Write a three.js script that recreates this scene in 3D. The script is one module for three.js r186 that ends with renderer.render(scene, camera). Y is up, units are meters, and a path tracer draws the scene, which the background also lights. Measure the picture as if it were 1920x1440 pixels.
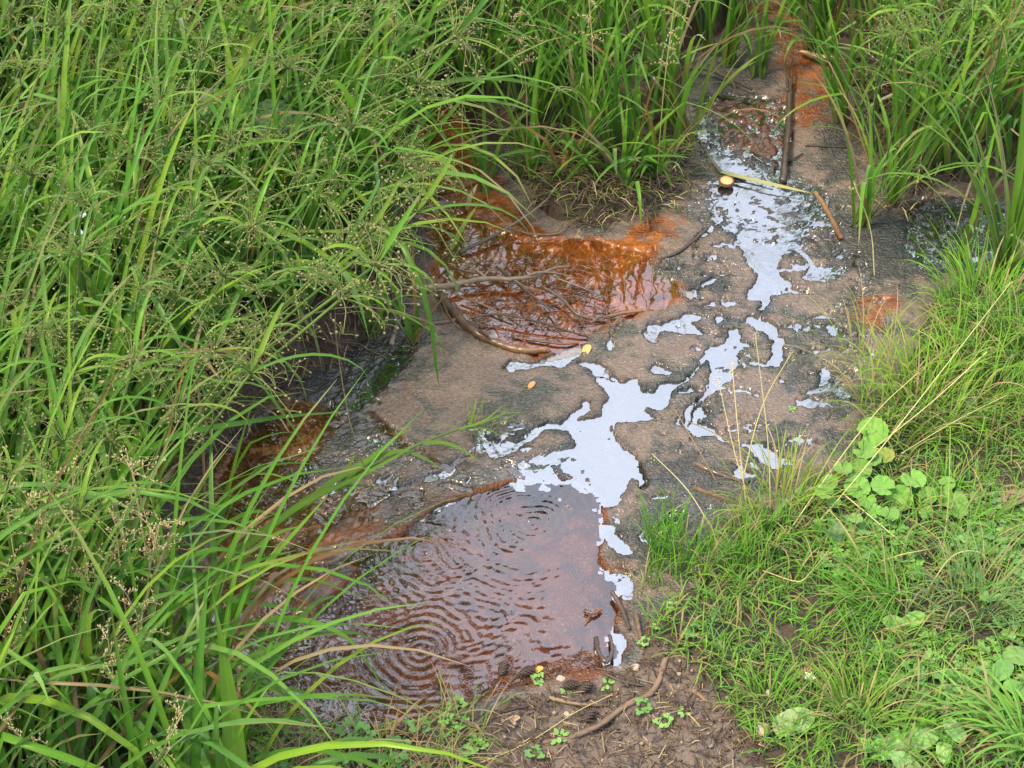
import * as THREE from 'three';
import { mergeGeometries } from 'three/addons/utils/BufferGeometryUtils.js';

// ---------------------------------------------------------------- camera, sky, sun, exposure
const scene = new THREE.Scene();
const CAM = new THREE.Vector3(0, 2.2, 2.53), FOV = 24;
const camera = new THREE.PerspectiveCamera(FOV, 4 / 3, 0.05, 200);
camera.position.copy(CAM);
camera.lookAt(0, 0, 0);
scene.add(camera);
const renderer = new THREE.WebGLRenderer();
renderer.toneMapping = THREE.LinearToneMapping;
renderer.toneMappingExposure = 2.4;
renderer.shadowMap.enabled = true;

const V3 = (x, y, z) => new THREE.Vector3(x, y, z);
const clamp = (x, a, b) => Math.min(b, Math.max(a, x));
const lerp = (a, b, t) => a + (b - a) * t;
const sst = (a, b, x) => { const t = clamp((x - a) / (b - a), 0, 1); return t * t * (3 - 2 * t); };
function rng(seed) { let s = seed >>> 0; return () => { s = (s + 0x6d2b79f5) | 0; let t = Math.imul(s ^ (s >>> 15), 1 | s); t = (t + Math.imul(t ^ (t >>> 7), 61 | t)) ^ t; return ((t ^ (t >>> 14)) >>> 0) / 4294967296; }; }
// gradient noise in the plane, about -1..1
const GX = new Float32Array(256), GY = new Float32Array(256), PERM = new Uint8Array(512);
{ const r = rng(7); const p = [...Array(256).keys()]; for (let i = 255; i > 0; i--) { const j = Math.floor(r() * (i + 1)); [p[i], p[j]] = [p[j], p[i]]; }
  for (let i = 0; i < 512; i++) PERM[i] = p[i & 255]; for (let i = 0; i < 256; i++) { const a = r() * 6.2832; GX[i] = Math.cos(a); GY[i] = Math.sin(a); } }
function noise(x, y) {
  const ix = Math.floor(x), iy = Math.floor(y), fx = x - ix, fy = y - iy, X = ix & 255, Y = iy & 255;
  const u = fx * fx * fx * (fx * (fx * 6 - 15) + 10), v = fy * fy * fy * (fy * (fy * 6 - 15) + 10);
  const a = PERM[PERM[X] + Y], b = PERM[PERM[(X + 1) & 255] + Y], c = PERM[PERM[X] + ((Y + 1) & 255)], d = PERM[PERM[(X + 1) & 255] + ((Y + 1) & 255)];
  const n0 = lerp(GX[a] * fx + GY[a] * fy, GX[b] * (fx - 1) + GY[b] * fy, u), n1 = lerp(GX[c] * fx + GY[c] * (fy - 1), GX[d] * (fx - 1) + GY[d] * (fy - 1), u);
  return lerp(n0, n1, v) * 1.5;
}
function fbm(x, y, n = 4) { let s = 0, a = 0.5; for (let i = 0; i < n; i++) { s += a * noise(x, y); x = x * 2.03 + 17.1; y = y * 2.03 - 9.7; a *= 0.5; } return s; }

// the overcast sky: thin bright cloud all round, brighter overhead
{
  const W = 512, H = 256, d = new Float32Array(W * H * 4);
  for (let r = 0; r < H; r++) for (let c = 0; c < W; c++) {
    const up = ((r + 0.5) / H - 0.5) * Math.PI, a = ((c + 0.5) / W - 0.5) * 2 * Math.PI, s = Math.max(0, Math.sin(up));
    const x = Math.cos(a) * Math.cos(up) / (s + 0.35), z = Math.sin(a) * Math.cos(up) / (s + 0.35);
    const cl = fbm(x * 1.6 + 40, z * 1.6 + 11, 5);
    const L = (0.52 + 0.47 * s) * (1 + 0.55 * cl), o = (r * W + c) * 4, blue = clamp(0.5 - cl * 1.2, 0, 1);
    d[o] = L * lerp(0.93, 0.78, blue); d[o + 1] = L * lerp(0.98, 0.92, blue); d[o + 2] = L * lerp(1.10, 1.20, blue); d[o + 3] = 1;
  }
  const t = new THREE.DataTexture(d, W, H, THREE.RGBAFormat, THREE.FloatType);
  t.mapping = THREE.EquirectangularReflectionMapping; t.needsUpdate = true;
  scene.background = t; scene.environment = t;
}
const sun = new THREE.DirectionalLight(0xffe9c0, 3.2);
sun.position.set(-4, 8, 2.2); sun.target.position.set(0, 0, 0);
sun.castShadow = true; sun.shadow.radius = 22;
Object.assign(sun.shadow.camera, { left: -5, right: 5, top: 5, bottom: -5, near: 0.1, far: 40 });
scene.add(sun, sun.target);

// ---------------------------------------------------------------- helpers
const TH = Math.tan((FOV / 2) * Math.PI / 180);
const FWD = CAM.clone().negate().normalize(), RIGHT = V3(1, 0, 0), UPV = RIGHT.clone().cross(FWD);
// where a line of sight of the survey of the place meets the level h
function P(px, py, h = 0) {
  const d = FWD.clone().addScaledVector(RIGHT, (px - 960) / 720 * TH).addScaledVector(UPV, (720 - py) / 720 * TH);
  return CAM.clone().addScaledVector(d, (h - CAM.y) / d.y);
}
const used = {};
function numbered(n) { const k = used[n] = (used[n] ?? -1) + 1; return k ? n + '_' + String(k).padStart(3, '0') : n; }
const NTH = ['first', 'second', 'third', 'fourth', 'fifth', 'sixth', 'seventh', 'eighth', 'ninth'];
// place in rows: [[px, py]] -> for each its row from the far end and its rank from the left in that row
function rows(list, n) { const by = list.map((p, i) => [p[0], p[1], i]).sort((p, q) => p[1] - q[1]), out = []; for (let k = 0; k * n < by.length; k++) by.slice(k * n, k * n + n).sort((p, q) => p[0] - q[0]).forEach((p, j) => { out[p[2]] = NTH[j] + ' from the left in the ' + NTH[k] + ' row from the far end'; }); return out; }
function shadows(o) { o.traverse((m) => { if (m.isMesh) m.castShadow = m.receiveShadow = true; }); return o; }
function tag(o, label, category, group) { o.userData.label = label; o.userData.category = category; if (group) o.userData.group = group; return o; }
function thing(name, label, category, pos, group) { const g = new THREE.Group(); g.name = numbered(name); if (pos) g.position.copy(pos); scene.add(g); return tag(g, label, category, group); }
function part(name, geo, mat, parent) { const m = new THREE.Mesh(geo, mat); m.name = name; m.castShadow = m.receiveShadow = true; parent.add(m); return m; }
function struct(name, geo, mat) { const m = part(numbered(name), geo, mat, scene); m.userData.kind = 'structure'; return m; }
function stuff(name, geo, mat, label, category) { const m = part(numbered(name), geo, mat, scene); m.userData.kind = 'stuff'; return tag(m, label, category); }

// a growing list of triangles with colour and uv
class MB {
  constructor() { this.p = []; this.c = []; this.u = []; this.i = []; }
  v(x, y, z, c, u = 0, w = 0) { this.p.push(x, y, z); this.c.push(c[0], c[1], c[2]); this.u.push(u, w); return this.p.length / 3 - 1; }
  t(a, b, c) { this.i.push(a, b, c); }
  q(a, b, c, d) { this.i.push(a, b, c, a, c, d); }
  geo() {
    const g = new THREE.BufferGeometry();
    g.setAttribute('position', new THREE.BufferAttribute(new Float32Array(this.p), 3)); g.setAttribute('color', new THREE.BufferAttribute(new Float32Array(this.c), 3));
    g.setAttribute('uv', new THREE.BufferAttribute(new Float32Array(this.u), 2)); g.setIndex(new THREE.BufferAttribute(new Uint32Array(this.i), 1)); g.computeVertexNormals(); return g;
  }
}
function dataTex(W, H, f, srgb, repeat) { // f(u, v, out) fills out[0..2] in 0..1
  const d = new Uint8Array(W * H * 4), o = [0, 0, 0];
  for (let y = 0; y < H; y++) for (let x = 0; x < W; x++) { f((x + 0.5) / W, (y + 0.5) / H, o); const k = (y * W + x) * 4; for (let c = 0; c < 3; c++) d[k + c] = clamp(Math.round(o[c] * 255), 0, 255); d[k + 3] = 255; }
  const t = new THREE.DataTexture(d, W, H); t.magFilter = THREE.LinearFilter; t.minFilter = THREE.LinearFilter;
  t.wrapS = t.wrapT = THREE.RepeatWrapping; if (repeat) t.repeat.set(repeat[0], repeat[1]); if (srgb) t.colorSpace = THREE.SRGBColorSpace; t.needsUpdate = true; return t;
}
const toS = (x) => (x <= 0.0031308 ? x * 12.92 : 1.055 * Math.pow(x, 1 / 2.4) - 0.055);

// ---------------------------------------------------------------- survey of the seep: outlines of its surfaces on the ground
const AX0 = -1.55, AX1 = 1.65, AZ0 = -1.85, AZ1 = 1.15, CELL = 0.002, NX = Math.round((AX1 - AX0) / CELL), NZ = Math.round((AZ1 - AZ0) / CELL);
const cv = document.createElement('canvas'); cv.width = NX; cv.height = NZ; const cx = cv.getContext('2d');
function field(draw, blur) {
  cx.clearRect(0, 0, NX, NZ); cx.fillStyle = '#000'; cx.fillRect(0, 0, NX, NZ); cx.fillStyle = cx.strokeStyle = '#fff'; cx.lineJoin = cx.lineCap = 'round';
  draw();
  const im = cx.getImageData(0, 0, NX, NZ).data; let a = new Float32Array(NX * NZ), b = new Float32Array(NX * NZ);
  for (let i = 0; i < a.length; i++) a[i] = im[i * 4] / 255;
  const R = Math.round(blur / CELL);
  if (R > 0) for (let pass = 0; pass < 3; pass++) {
    const w = 1 / (2 * R + 1);
    for (let y = 0; y < NZ; y++) { let s = 0; const o = y * NX; for (let x = -R; x <= R; x++) s += a[o + clamp(x, 0, NX - 1)]; for (let x = 0; x < NX; x++) { b[o + x] = s * w; s += a[o + Math.min(NX - 1, x + R + 1)] - a[o + Math.max(0, x - R)]; } }
    for (let x = 0; x < NX; x++) { let s = 0; for (let y = -R; y <= R; y++) s += b[clamp(y, 0, NZ - 1) * NX + x]; for (let y = 0; y < NZ; y++) { a[y * NX + x] = s * w; s += b[Math.min(NZ - 1, y + R + 1) * NX + x] - b[Math.max(0, y - R) * NX + x]; } }
  }
  return a;
}
function at(f, x, z) {
  const u = clamp((x - AX0) / CELL - 0.5, 0, NX - 1.001), v = clamp((z - AZ0) / CELL - 0.5, 0, NZ - 1.001), i = Math.floor(u), j = Math.floor(v), a = u - i, b = v - j, o = j * NX + i;
  return lerp(lerp(f[o], f[o + 1], a), lerp(f[o + NX], f[o + NX + 1], a), b);
}
const gp = (px, py) => { const p = P(px, py); return [(p.x - AX0) / CELL, (p.z - AZ0) / CELL]; };
function poly(list, lit = '#fff') { cx.fillStyle = lit; cx.beginPath(); for (let i = 0; i < list.length; i += 2) { const g = gp(list[i], list[i + 1]); i ? cx.lineTo(g[0], g[1]) : cx.moveTo(g[0], g[1]); } cx.closePath(); cx.fill(); }
function line(list, w, lit = '#fff') { cx.strokeStyle = lit; cx.lineWidth = w / CELL; cx.beginPath(); for (let i = 0; i < list.length; i += 2) { const g = gp(list[i], list[i + 1]); i ? cx.lineTo(g[0], g[1]) : cx.moveTo(g[0], g[1]); } cx.stroke(); }
function spot(px, py, r, lit = '#fff') { const g = gp(px, py); cx.fillStyle = lit; cx.beginPath(); cx.ellipse(g[0], g[1], r / CELL, r / CELL, 0, 0, 6.2832); cx.fill(); }

const POOL = [1412, -40, 1462, -40, 1475, 60, 1540, 110, 1560, 180, 1550, 250, 1610, 290, 1650, 340, 1625, 410, 1700, 385, 1760, 350, 1900, 380, 1900, 490, 1790, 520, 1720, 560, 1700, 620, 1655, 700, 1630, 770, 1590, 820, 1560, 870, 1480, 910, 1400, 965, 1350, 1010, 1310, 1070, 1240, 1100, 1205, 1115, 1190, 1160, 1175, 1240, 1110, 1262, 1000, 1272, 920, 1295, 870, 1325, 800, 1352, 700, 1380, 600, 1380, 500, 1350, 420, 1330, 340, 1250, 340, 1120, 380, 1000, 400, 900, 450, 800, 540, 730, 620, 680, 700, 640, 740, 600, 760, 540, 745, 470, 760, 400, 770, 330, 760, 250, 790, 190, 840, 185, 850, 250, 920, 280, 1050, 300, 1060, 335, 985, 350, 1000, 395, 1065, 440, 1110, 430, 1180, 408, 1265, 385, 1295, 340, 1305, 280, 1290, 210, 1265, 150, 1285, 110, 1385, 80];
const SPRING = [865, 935, 950, 905, 1070, 903, 1130, 938, 1138, 1000, 1115, 1045, 1150, 1080, 1165, 1120, 1150, 1165, 1165, 1240, 1060, 1268, 980, 1285, 900, 1310, 840, 1345, 740, 1375, 620, 1378, 520, 1340, 440, 1310, 420, 1262, 560, 1240, 585, 1160, 630, 1110, 690, 1062, 640, 1062, 690, 1030, 755, 1002, 800, 962];
const ORANGE = [812, 472, 795, 420, 825, 380, 870, 385, 905, 425, 965, 448, 1080, 450, 1170, 462, 1225, 480, 1245, 520, 1290, 555, 1230, 590, 1150, 602, 1095, 650, 1020, 668, 930, 640, 860, 592, 825, 550];
const SHALLOW = [390, 1050, 400, 900, 470, 800, 540, 745, 625, 745, 640, 790, 600, 850, 570, 890, 600, 930, 690, 905, 740, 915, 700, 960, 620, 990, 570, 1040, 600, 1070, 590, 1100, 540, 1140, 600, 1150, 570, 1230, 430, 1260, 370, 1240, 360, 1120];
const FILMS = [
  [1700, 400, 1780, 375, 1890, 395, 1885, 480, 1760, 510, 1695, 470], [735, 655, 785, 650, 755, 690, 705, 738, 670, 780, 660, 760, 690, 715],
  [1330, 352, 1400, 342, 1470, 358, 1545, 378, 1505, 440, 1482, 482, 1400, 455, 1335, 412],
  [1385, 440, 1395, 480, 1425, 520, 1393, 560, 1440, 562, 1482, 536, 1455, 505, 1462, 485, 1500, 470, 1462, 478, 1400, 440],
  [1398, 596, 1428, 590, 1472, 640, 1461, 690, 1440, 680, 1455, 650, 1430, 622, 1405, 606],
  [1368, 616, 1383, 615, 1388, 640, 1405, 655, 1380, 655, 1375, 690, 1350, 735, 1326, 735, 1338, 700, 1330, 655, 1366, 650],
  [1098, 680, 1130, 690, 1162, 722, 1192, 712, 1206, 736, 1232, 742, 1240, 720, 1275, 722, 1262, 738, 1247, 765, 1212, 764, 1235, 788, 1150, 788, 1142, 810, 1180, 845, 1210, 892, 1208, 925, 1190, 895, 1150, 955, 1100, 935, 1035, 925, 970, 905, 978, 868, 1082, 838, 1066, 800, 1135, 778, 1142, 740, 1116, 715],
  [1288, 772, 1318, 760, 1330, 780, 1302, 790, 1347, 815, 1312, 826, 1285, 798],
  [1405, 836, 1440, 838, 1472, 872, 1462, 886, 1410, 856],
  [1212, 690, 1228, 682, 1240, 692, 1262, 700, 1262, 706, 1220, 698],
  [942, 684, 1020, 678, 1080, 645, 1092, 668, 1062, 690, 1020, 686, 960, 697],
  [1214, 610, 1270, 600, 1290, 588, 1314, 592, 1300, 610, 1325, 632, 1275, 625, 1238, 622, 1224, 648, 1210, 636],
  [1225, 545, 1290, 550, 1345, 515, 1348, 522, 1295, 557, 1230, 552],
  [1508, 515, 1530, 505, 1583, 503, 1580, 515, 1545, 533, 1512, 525],
  [1540, 690, 1550, 690, 1552, 725, 1585, 735, 1605, 745, 1570, 748, 1537, 730],
  [1540, 608, 1548, 608, 1585, 628, 1560, 632], [1134, 645, 1142, 642, 1156, 668, 1142, 660],
  [1345, 590, 1352, 596, 1348, 612, 1340, 606], [1104, 745, 1100, 770, 1078, 790, 1068, 812, 1050, 800, 1085, 765],
  [1128, 985, 1150, 985, 1185, 1045, 1172, 1050, 1135, 1010], [1120, 1080, 1180, 1080, 1185, 1130, 1140, 1110], [1140, 1190, 1160, 1180, 1172, 1205, 1160, 1250, 1140, 1248, 1150, 1215],
  [1305, 195, 1330, 175, 1465, 190, 1478, 260, 1470, 330, 1440, 352, 1350, 318, 1312, 260],
  [1395, 345, 1470, 380, 1440, 395, 1370, 372], [1340, 420, 1300, 470, 1292, 465, 1325, 425], [1530, 350, 1560, 380, 1540, 400, 1505, 365],
  [1510, 755, 1530, 755, 1528, 765, 1512, 768], [1455, 915, 1475, 915, 1475, 920, 1457, 920],
];
const F = {
  pool: field(() => poly(POOL), 0.006), poolWide: field(() => poly(POOL), 0.035),
  spring: field(() => poly(SPRING), 0.008), orange: field(() => poly(ORANGE), 0.012), shallow: field(() => poly(SHALLOW), 0.012),
  film: field(() => { FILMS.forEach((f) => poly(f)); line([1095, 683, 1150, 720], 0.01); line([1440, 560, 1425, 595], 0.007); line([1330, 735, 1300, 762], 0.008); line([1275, 722, 1300, 700, 1330, 660], 0.006); line([1500, 470, 1530, 505], 0.008); line([1350, 820, 1405, 840], 0.007); line([1225, 548, 1180, 600, 1140, 640], 0.006); line([845, 885, 800, 900], 0.012); line([880, 800, 930, 850, 985, 830, 1010, 805, 1060, 800], 0.016); line([1520, 740, 1545, 735], 0.01); }, 0.003),
  // where crumbs of mud stand out of the film
  mottle: field(() => { poly([1680, 360, 1900, 360, 1900, 520, 1680, 520], '#fff'); poly([600, 640, 800, 620, 800, 680, 700, 800, 600, 830], '#fff'); poly([960, 850, 1080, 840, 1110, 880, 1150, 930, 1060, 920, 960, 900], '#eee'); poly([1340, 640, 1400, 640, 1370, 740, 1320, 740], '#eee'); poly([1400, 830, 1480, 830, 1480, 890, 1400, 890], '#999'); poly([1290, 180, 1480, 180, 1480, 350, 1300, 300], '#eee'); poly([1120, 930, 1200, 930, 1200, 1050, 1130, 1050], '#aaa');
    poly([1000, 1180, 1160, 1180, 1170, 1260, 1000, 1270], '#999'); poly([1110, 1060, 1190, 1060, 1190, 1130, 1080, 1120], '#ccc'); poly([1150, 720, 1200, 705, 1200, 760, 1165, 765], '#999'); poly([1500, 490, 1590, 490, 1590, 540, 1500, 540], '#ccc'); poly([1530, 680, 1610, 700, 1610, 750, 1520, 750], '#ccc');
    poly([1310, 330, 1560, 340, 1580, 480, 1460, 480, 1310, 420], '#eee'); poly([870, 790, 1010, 790, 1010, 860, 870, 860], '#ccc'); poly([640, 640, 700, 640, 800, 640, 770, 690, 640, 780], '#888'); }, 0.012),
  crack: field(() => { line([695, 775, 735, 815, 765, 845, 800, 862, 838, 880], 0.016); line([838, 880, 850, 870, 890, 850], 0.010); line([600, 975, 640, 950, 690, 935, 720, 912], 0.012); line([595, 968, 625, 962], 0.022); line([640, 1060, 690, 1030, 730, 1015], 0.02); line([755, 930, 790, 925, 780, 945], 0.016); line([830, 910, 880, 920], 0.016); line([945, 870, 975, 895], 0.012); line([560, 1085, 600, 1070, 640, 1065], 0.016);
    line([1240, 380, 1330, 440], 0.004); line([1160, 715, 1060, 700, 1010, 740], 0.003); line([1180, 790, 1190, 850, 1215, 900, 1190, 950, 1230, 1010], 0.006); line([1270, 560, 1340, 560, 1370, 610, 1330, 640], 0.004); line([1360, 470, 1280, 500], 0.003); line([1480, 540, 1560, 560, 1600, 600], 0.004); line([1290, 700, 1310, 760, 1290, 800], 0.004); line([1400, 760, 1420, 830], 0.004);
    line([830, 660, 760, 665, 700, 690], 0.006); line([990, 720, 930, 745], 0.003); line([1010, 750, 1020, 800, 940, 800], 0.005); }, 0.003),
  filmWide: field(() => { FILMS.forEach((f) => poly(f)); line([880, 800, 930, 850, 985, 830, 1010, 805, 1060, 800], 0.016); line([845, 885, 800, 900], 0.012); line([1440, 560, 1425, 595], 0.007); line([1330, 735, 1300, 762], 0.008); line([1275, 722, 1300, 700, 1330, 660], 0.006); line([1350, 820, 1405, 840], 0.007); line([1225, 548, 1180, 600, 1140, 640], 0.006); }, 0.012),
  // where the crust is torn into scraps with film between
  bits: field(() => { poly([1200, 470, 1380, 440, 1560, 400, 1660, 520, 1620, 720, 1540, 850, 1420, 920, 1260, 880, 1220, 780, 1290, 700, 1280, 600, 1180, 560], '#fff'); poly([860, 780, 1020, 780, 1010, 870, 860, 870], '#fff'); poly([560, 860, 760, 800, 900, 890, 820, 950, 640, 1040, 560, 1020], '#ddd'); poly([1310, 330, 1560, 330, 1620, 430, 1500, 470, 1310, 430], '#fff'); poly([1190, 900, 1330, 880, 1330, 1020, 1210, 1090], '#bbb'); }, 0.02),
  // colours of the deposits
  ochre: field(() => { poly([780, 180, 850, 190, 880, 270, 930, 330, 900, 370, 960, 390, 1040, 450, 1060, 480, 1000, 560, 1000, 600, 850, 580, 820, 540, 830, 480, 790, 430, 780, 330], '#fff'); poly(ORANGE, '#ddd'); poly([1385, -40, 1480, -40, 1490, 60, 1560, 110, 1560, 240, 1500, 250, 1470, 180, 1440, 100, 1400, 70], '#787878'); poly([1300, 190, 1480, 190, 1475, 320, 1380, 300], '#999');
    poly([1595, 560, 1660, 540, 1690, 590, 1650, 650, 1600, 620], '#999'); poly([1240, 400, 1290, 390, 1250, 460, 1180, 470, 1150, 455], '#aaa'); poly([500, 780, 600, 780, 610, 860, 560, 870, 520, 820], '#bbb'); poly([390, 1100, 430, 960, 560, 965, 720, 918, 740, 945, 620, 1030, 600, 1080, 520, 1150, 380, 1200], '#ccc'); poly([690, 940, 740, 940, 760, 990, 640, 1040, 600, 1000], '#777'); }, 0.018),
  rust: field(() => { poly(SPRING, '#fff'); poly([420, 1180, 600, 1130, 620, 1380, 400, 1340], '#fff'); poly([800, 860, 870, 870, 860, 930, 760, 1000, 640, 1060, 600, 1040, 700, 950], '#666'); poly([900, 1270, 1020, 1250, 1100, 1240, 1160, 1260, 1000, 1290, 880, 1320, 780, 1370], '#fff'); poly([770, 830, 860, 830, 850, 880, 800, 860], '#666'); }, 0.02),
  dark: field(() => { poly([1180, 520, 1290, 500, 1380, 560, 1500, 540, 1700, 520, 1660, 740, 1480, 930, 1330, 1030, 1200, 1090, 1190, 930, 1240, 800], '#4a4a4a'); poly([1270, 400, 1480, 360, 1640, 420, 1640, 520, 1480, 500, 1330, 470], '#555'); poly([400, 860, 470, 790, 560, 730, 650, 740, 600, 860, 520, 930, 420, 980], '#fff'); poly([640, 640, 700, 640, 790, 650, 760, 690, 700, 740, 660, 800, 560, 820, 520, 760], '#fff'); poly([1190, 870, 1330, 830, 1400, 900, 1340, 1020, 1240, 1100, 1190, 1080], '#bbb'); poly([1560, 420, 1700, 385, 1900, 370, 1900, 500, 1700, 530, 1560, 500], '#fff'); poly([870, 800, 1010, 790, 1000, 850, 900, 890], '#ccc'); poly([380, 900, 560, 860, 600, 930, 420, 1040], '#ddd'); poly([900, 285, 1050, 295, 1060, 345, 900, 340], '#ddd'); poly([1290, 330, 1300, 200, 1310, 270], '#999'); poly([1340, 120, 1440, 110, 1470, 170, 1330, 170], '#ccc'); poly([1390, -40, 1470, -40, 1500, 70, 1420, 110], '#aaa'); poly([1500, 170, 1570, 160, 1640, 330, 1540, 360], '#bbb'); poly([1280, 540, 1400, 500, 1390, 570, 1370, 640, 1310, 640], '#888'); poly([1300, 430, 1380, 440, 1370, 520, 1260, 560, 1240, 500], '#777'); poly([1540, 600, 1660, 600, 1640, 740, 1560, 860, 1450, 900, 1420, 820, 1520, 740], '#777'); poly([1380, 780, 1450, 800, 1440, 860, 1380, 840], '#777'); poly([1490, 360, 1560, 370, 1600, 460, 1500, 480], '#999'); }, 0.02),
  // wet sheen of iron film on the mud
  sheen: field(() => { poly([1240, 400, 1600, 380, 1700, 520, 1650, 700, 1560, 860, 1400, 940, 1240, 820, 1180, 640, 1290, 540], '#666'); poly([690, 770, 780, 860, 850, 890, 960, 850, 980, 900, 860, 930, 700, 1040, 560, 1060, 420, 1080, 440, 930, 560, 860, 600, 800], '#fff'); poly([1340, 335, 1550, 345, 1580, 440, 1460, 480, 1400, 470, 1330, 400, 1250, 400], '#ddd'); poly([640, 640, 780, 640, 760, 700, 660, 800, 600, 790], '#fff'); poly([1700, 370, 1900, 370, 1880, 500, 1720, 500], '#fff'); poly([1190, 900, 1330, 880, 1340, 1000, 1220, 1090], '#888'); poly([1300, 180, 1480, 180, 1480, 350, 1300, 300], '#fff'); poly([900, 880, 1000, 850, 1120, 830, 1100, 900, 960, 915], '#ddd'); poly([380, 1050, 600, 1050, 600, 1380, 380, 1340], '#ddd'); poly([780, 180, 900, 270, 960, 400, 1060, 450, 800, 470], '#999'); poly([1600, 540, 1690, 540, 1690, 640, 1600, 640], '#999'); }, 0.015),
  dirt: field(() => { poly([860, 1330, 1000, 1272, 1180, 1235, 1250, 1215, 1340, 1320, 1400, 1440, 1430, 1560, 700, 1560, 780, 1420], '#fff'); }, 0.03),
};
// ---------------------------------------------------------------- heights
function warp(x, z) { return [x + 0.009 * noise(x * 22, z * 22 + 5) + 0.0035 * noise(x * 75 + 9, z * 75), z + 0.009 * noise(x * 22 + 31, z * 22) + 0.0035 * noise(x * 75, z * 75 + 40)]; }
function groundH(x, z) {
  const inside = x > AX0 && x < AX1 && z > AZ0 && z < AZ1, p = inside ? at(F.poolWide, x + 0.02 * noise(x * 14, z * 14), z + 0.02 * noise(x * 14 + 7, z * 14)) : 0;
  const left = sst(0.35, -0.25, x + 0.35 * z), back = sst(-0.6, -1.1, z);
  const bank = 0.018 + 0.045 * left + 0.05 * back + (0.018 + 0.02 * left) * fbm(x * 5, z * 5) + 0.016 * fbm(x * 28, z * 28, 4) + 0.10 * sst(0, 4, Math.hypot(x, z) - 1.6) * (1 + fbm(x * 0.7, z * 0.7));
  const d = inside ? at(F.dirt, x, z) : 0;
  const q = sst(0.10, 0.62, p + 0.10 * fbm(x * 11, z * 11, 3));
  return lerp(bank + d * (0.004 * fbm(x * 60, z * 60, 3) - 0.01), -0.05, q);
}
function mudH(x, z) {
  const [wx, wz] = warp(x, z), pool = at(F.poolWide, x, z);
  const film = at(F.film, wx, wz), mot = at(F.mottle, x, z), crack = at(F.crack, wx, wz), spring = at(F.spring, wx, wz), orange = at(F.orange, wx + 0.014 * noise(x * 30, z * 30 + 70), wz + 0.014 * noise(x * 30 + 70, z * 30)), ochre = at(F.ochre, x, z), dark = at(F.dark, x, z);
  const f1 = fbm(x * 7, z * 7, 3), f2 = fbm(x * 42, z * 42 + 3, 3), f3 = noise(x * 160, z * 160);
  let h = 0.0050 + 0.0030 * f1 + 0.0016 * f2 + 0.00035 * f3;
  const craggy = Math.abs(fbm(x * 48 + 3 + 0.5 * noise(x * 60, z * 60), z * 48, 3)), shallow = at(F.shallow, wx, wz);
  h += (0.25 + 0.75 * sst(0.15, 0.6, dark)) * sst(0.0, 0.5, f1 + 0.25) * (0.016 * Math.min(0.03, craggy - 0.09));
  h -= sst(0.26, 0.55, film * (1 - 0.55 * sst(0.16, 0.3, fbm(x * 26 + 40, z * 26, 3))) + 0.22 * f2 - 0.25 * (craggy - 0.13)) * 0.016;
  h = lerp(h, 0.0022 + 0.012 * f2 + 0.012 * (0.13 - craggy) + 0.0012 * f3 - 0.0012 * sst(0.3, 0.6, film), mot * 0.9);
  h = lerp(h, -0.0042 + 0.009 * f1 + 0.011 * f2, sst(0.4, 0.8, shallow));
  const torn = at(F.bits, wx, wz); h -= 0.013 * sst(0.15, 0.7, torn) * sst(0.20, 0.30, fbm(x * 21 + 50 + 0.8 * noise(x * 50, z * 50), z * 27, 3) - 0.12 * (1 - torn)) ;
  h -= 0.006 * torn * (1 - sst(0.0, 0.05, Math.abs(fbm(x * 19 + 5, z * 19 + 80, 3)))) * sst(-0.1, 0.2, f1);
  const ck = sst(0.15, 0.7, crack), open = x < 0.02 && z > 0.1; h = lerp(h, Math.min(h, open ? -0.009 : 0.0012 + 0.0008 * f2), ck);
  h += ochre * (1 - orange) * (0.004 + 0.010 * f1 + 0.006 * f2);
  h = lerp(h, -0.045 - 0.02 * f1 - 0.006 * f2, sst(0.5, 0.85, spring));
  h = lerp(h, -0.0055 + 0.012 * f1 + 0.016 * f2, sst(0.5, 0.8, orange));
  // the stream comes down from the bank behind
  h += 0.06 * sst(-1.0, -1.6, z);
  return h - 0.05 * sst(0.2, 0.0, pool);
}
// ---------------------------------------------------------------- soil: one sheet to the horizon
const soilBump = (() => { const N = 512; return dataTex(N, N, (u, v, o) => { let s = 0.5; const per = (k, sd) => { const a = u * k, b = v * k, w = (q) => q; let fx = a - Math.floor(a), fy = b - Math.floor(b); const g = (i, j) => { const h = PERM[(PERM[((i % k) + sd) & 255] + (j % k)) & 255]; return [GX[h], GY[h]]; }; const i = Math.floor(a), j = Math.floor(b), U = fx * fx * (3 - 2 * fx), W2 = fy * fy * (3 - 2 * fy); const d = (ii, jj, x, y) => { const q = g(ii, jj); return q[0] * x + q[1] * y; }; return lerp(lerp(d(i, j, fx, fy), d(i + 1, j, fx - 1, fy), U), lerp(d(i, j + 1, fx, fy - 1), d(i + 1, j + 1, fx - 1, fy - 1), U), W2); }; s += 0.35 * per(9, 3) + 0.3 * per(21, 50) + 0.25 * per(47, 90) + 0.18 * per(111, 130); o[0] = o[1] = o[2] = s; }); })();
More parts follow.
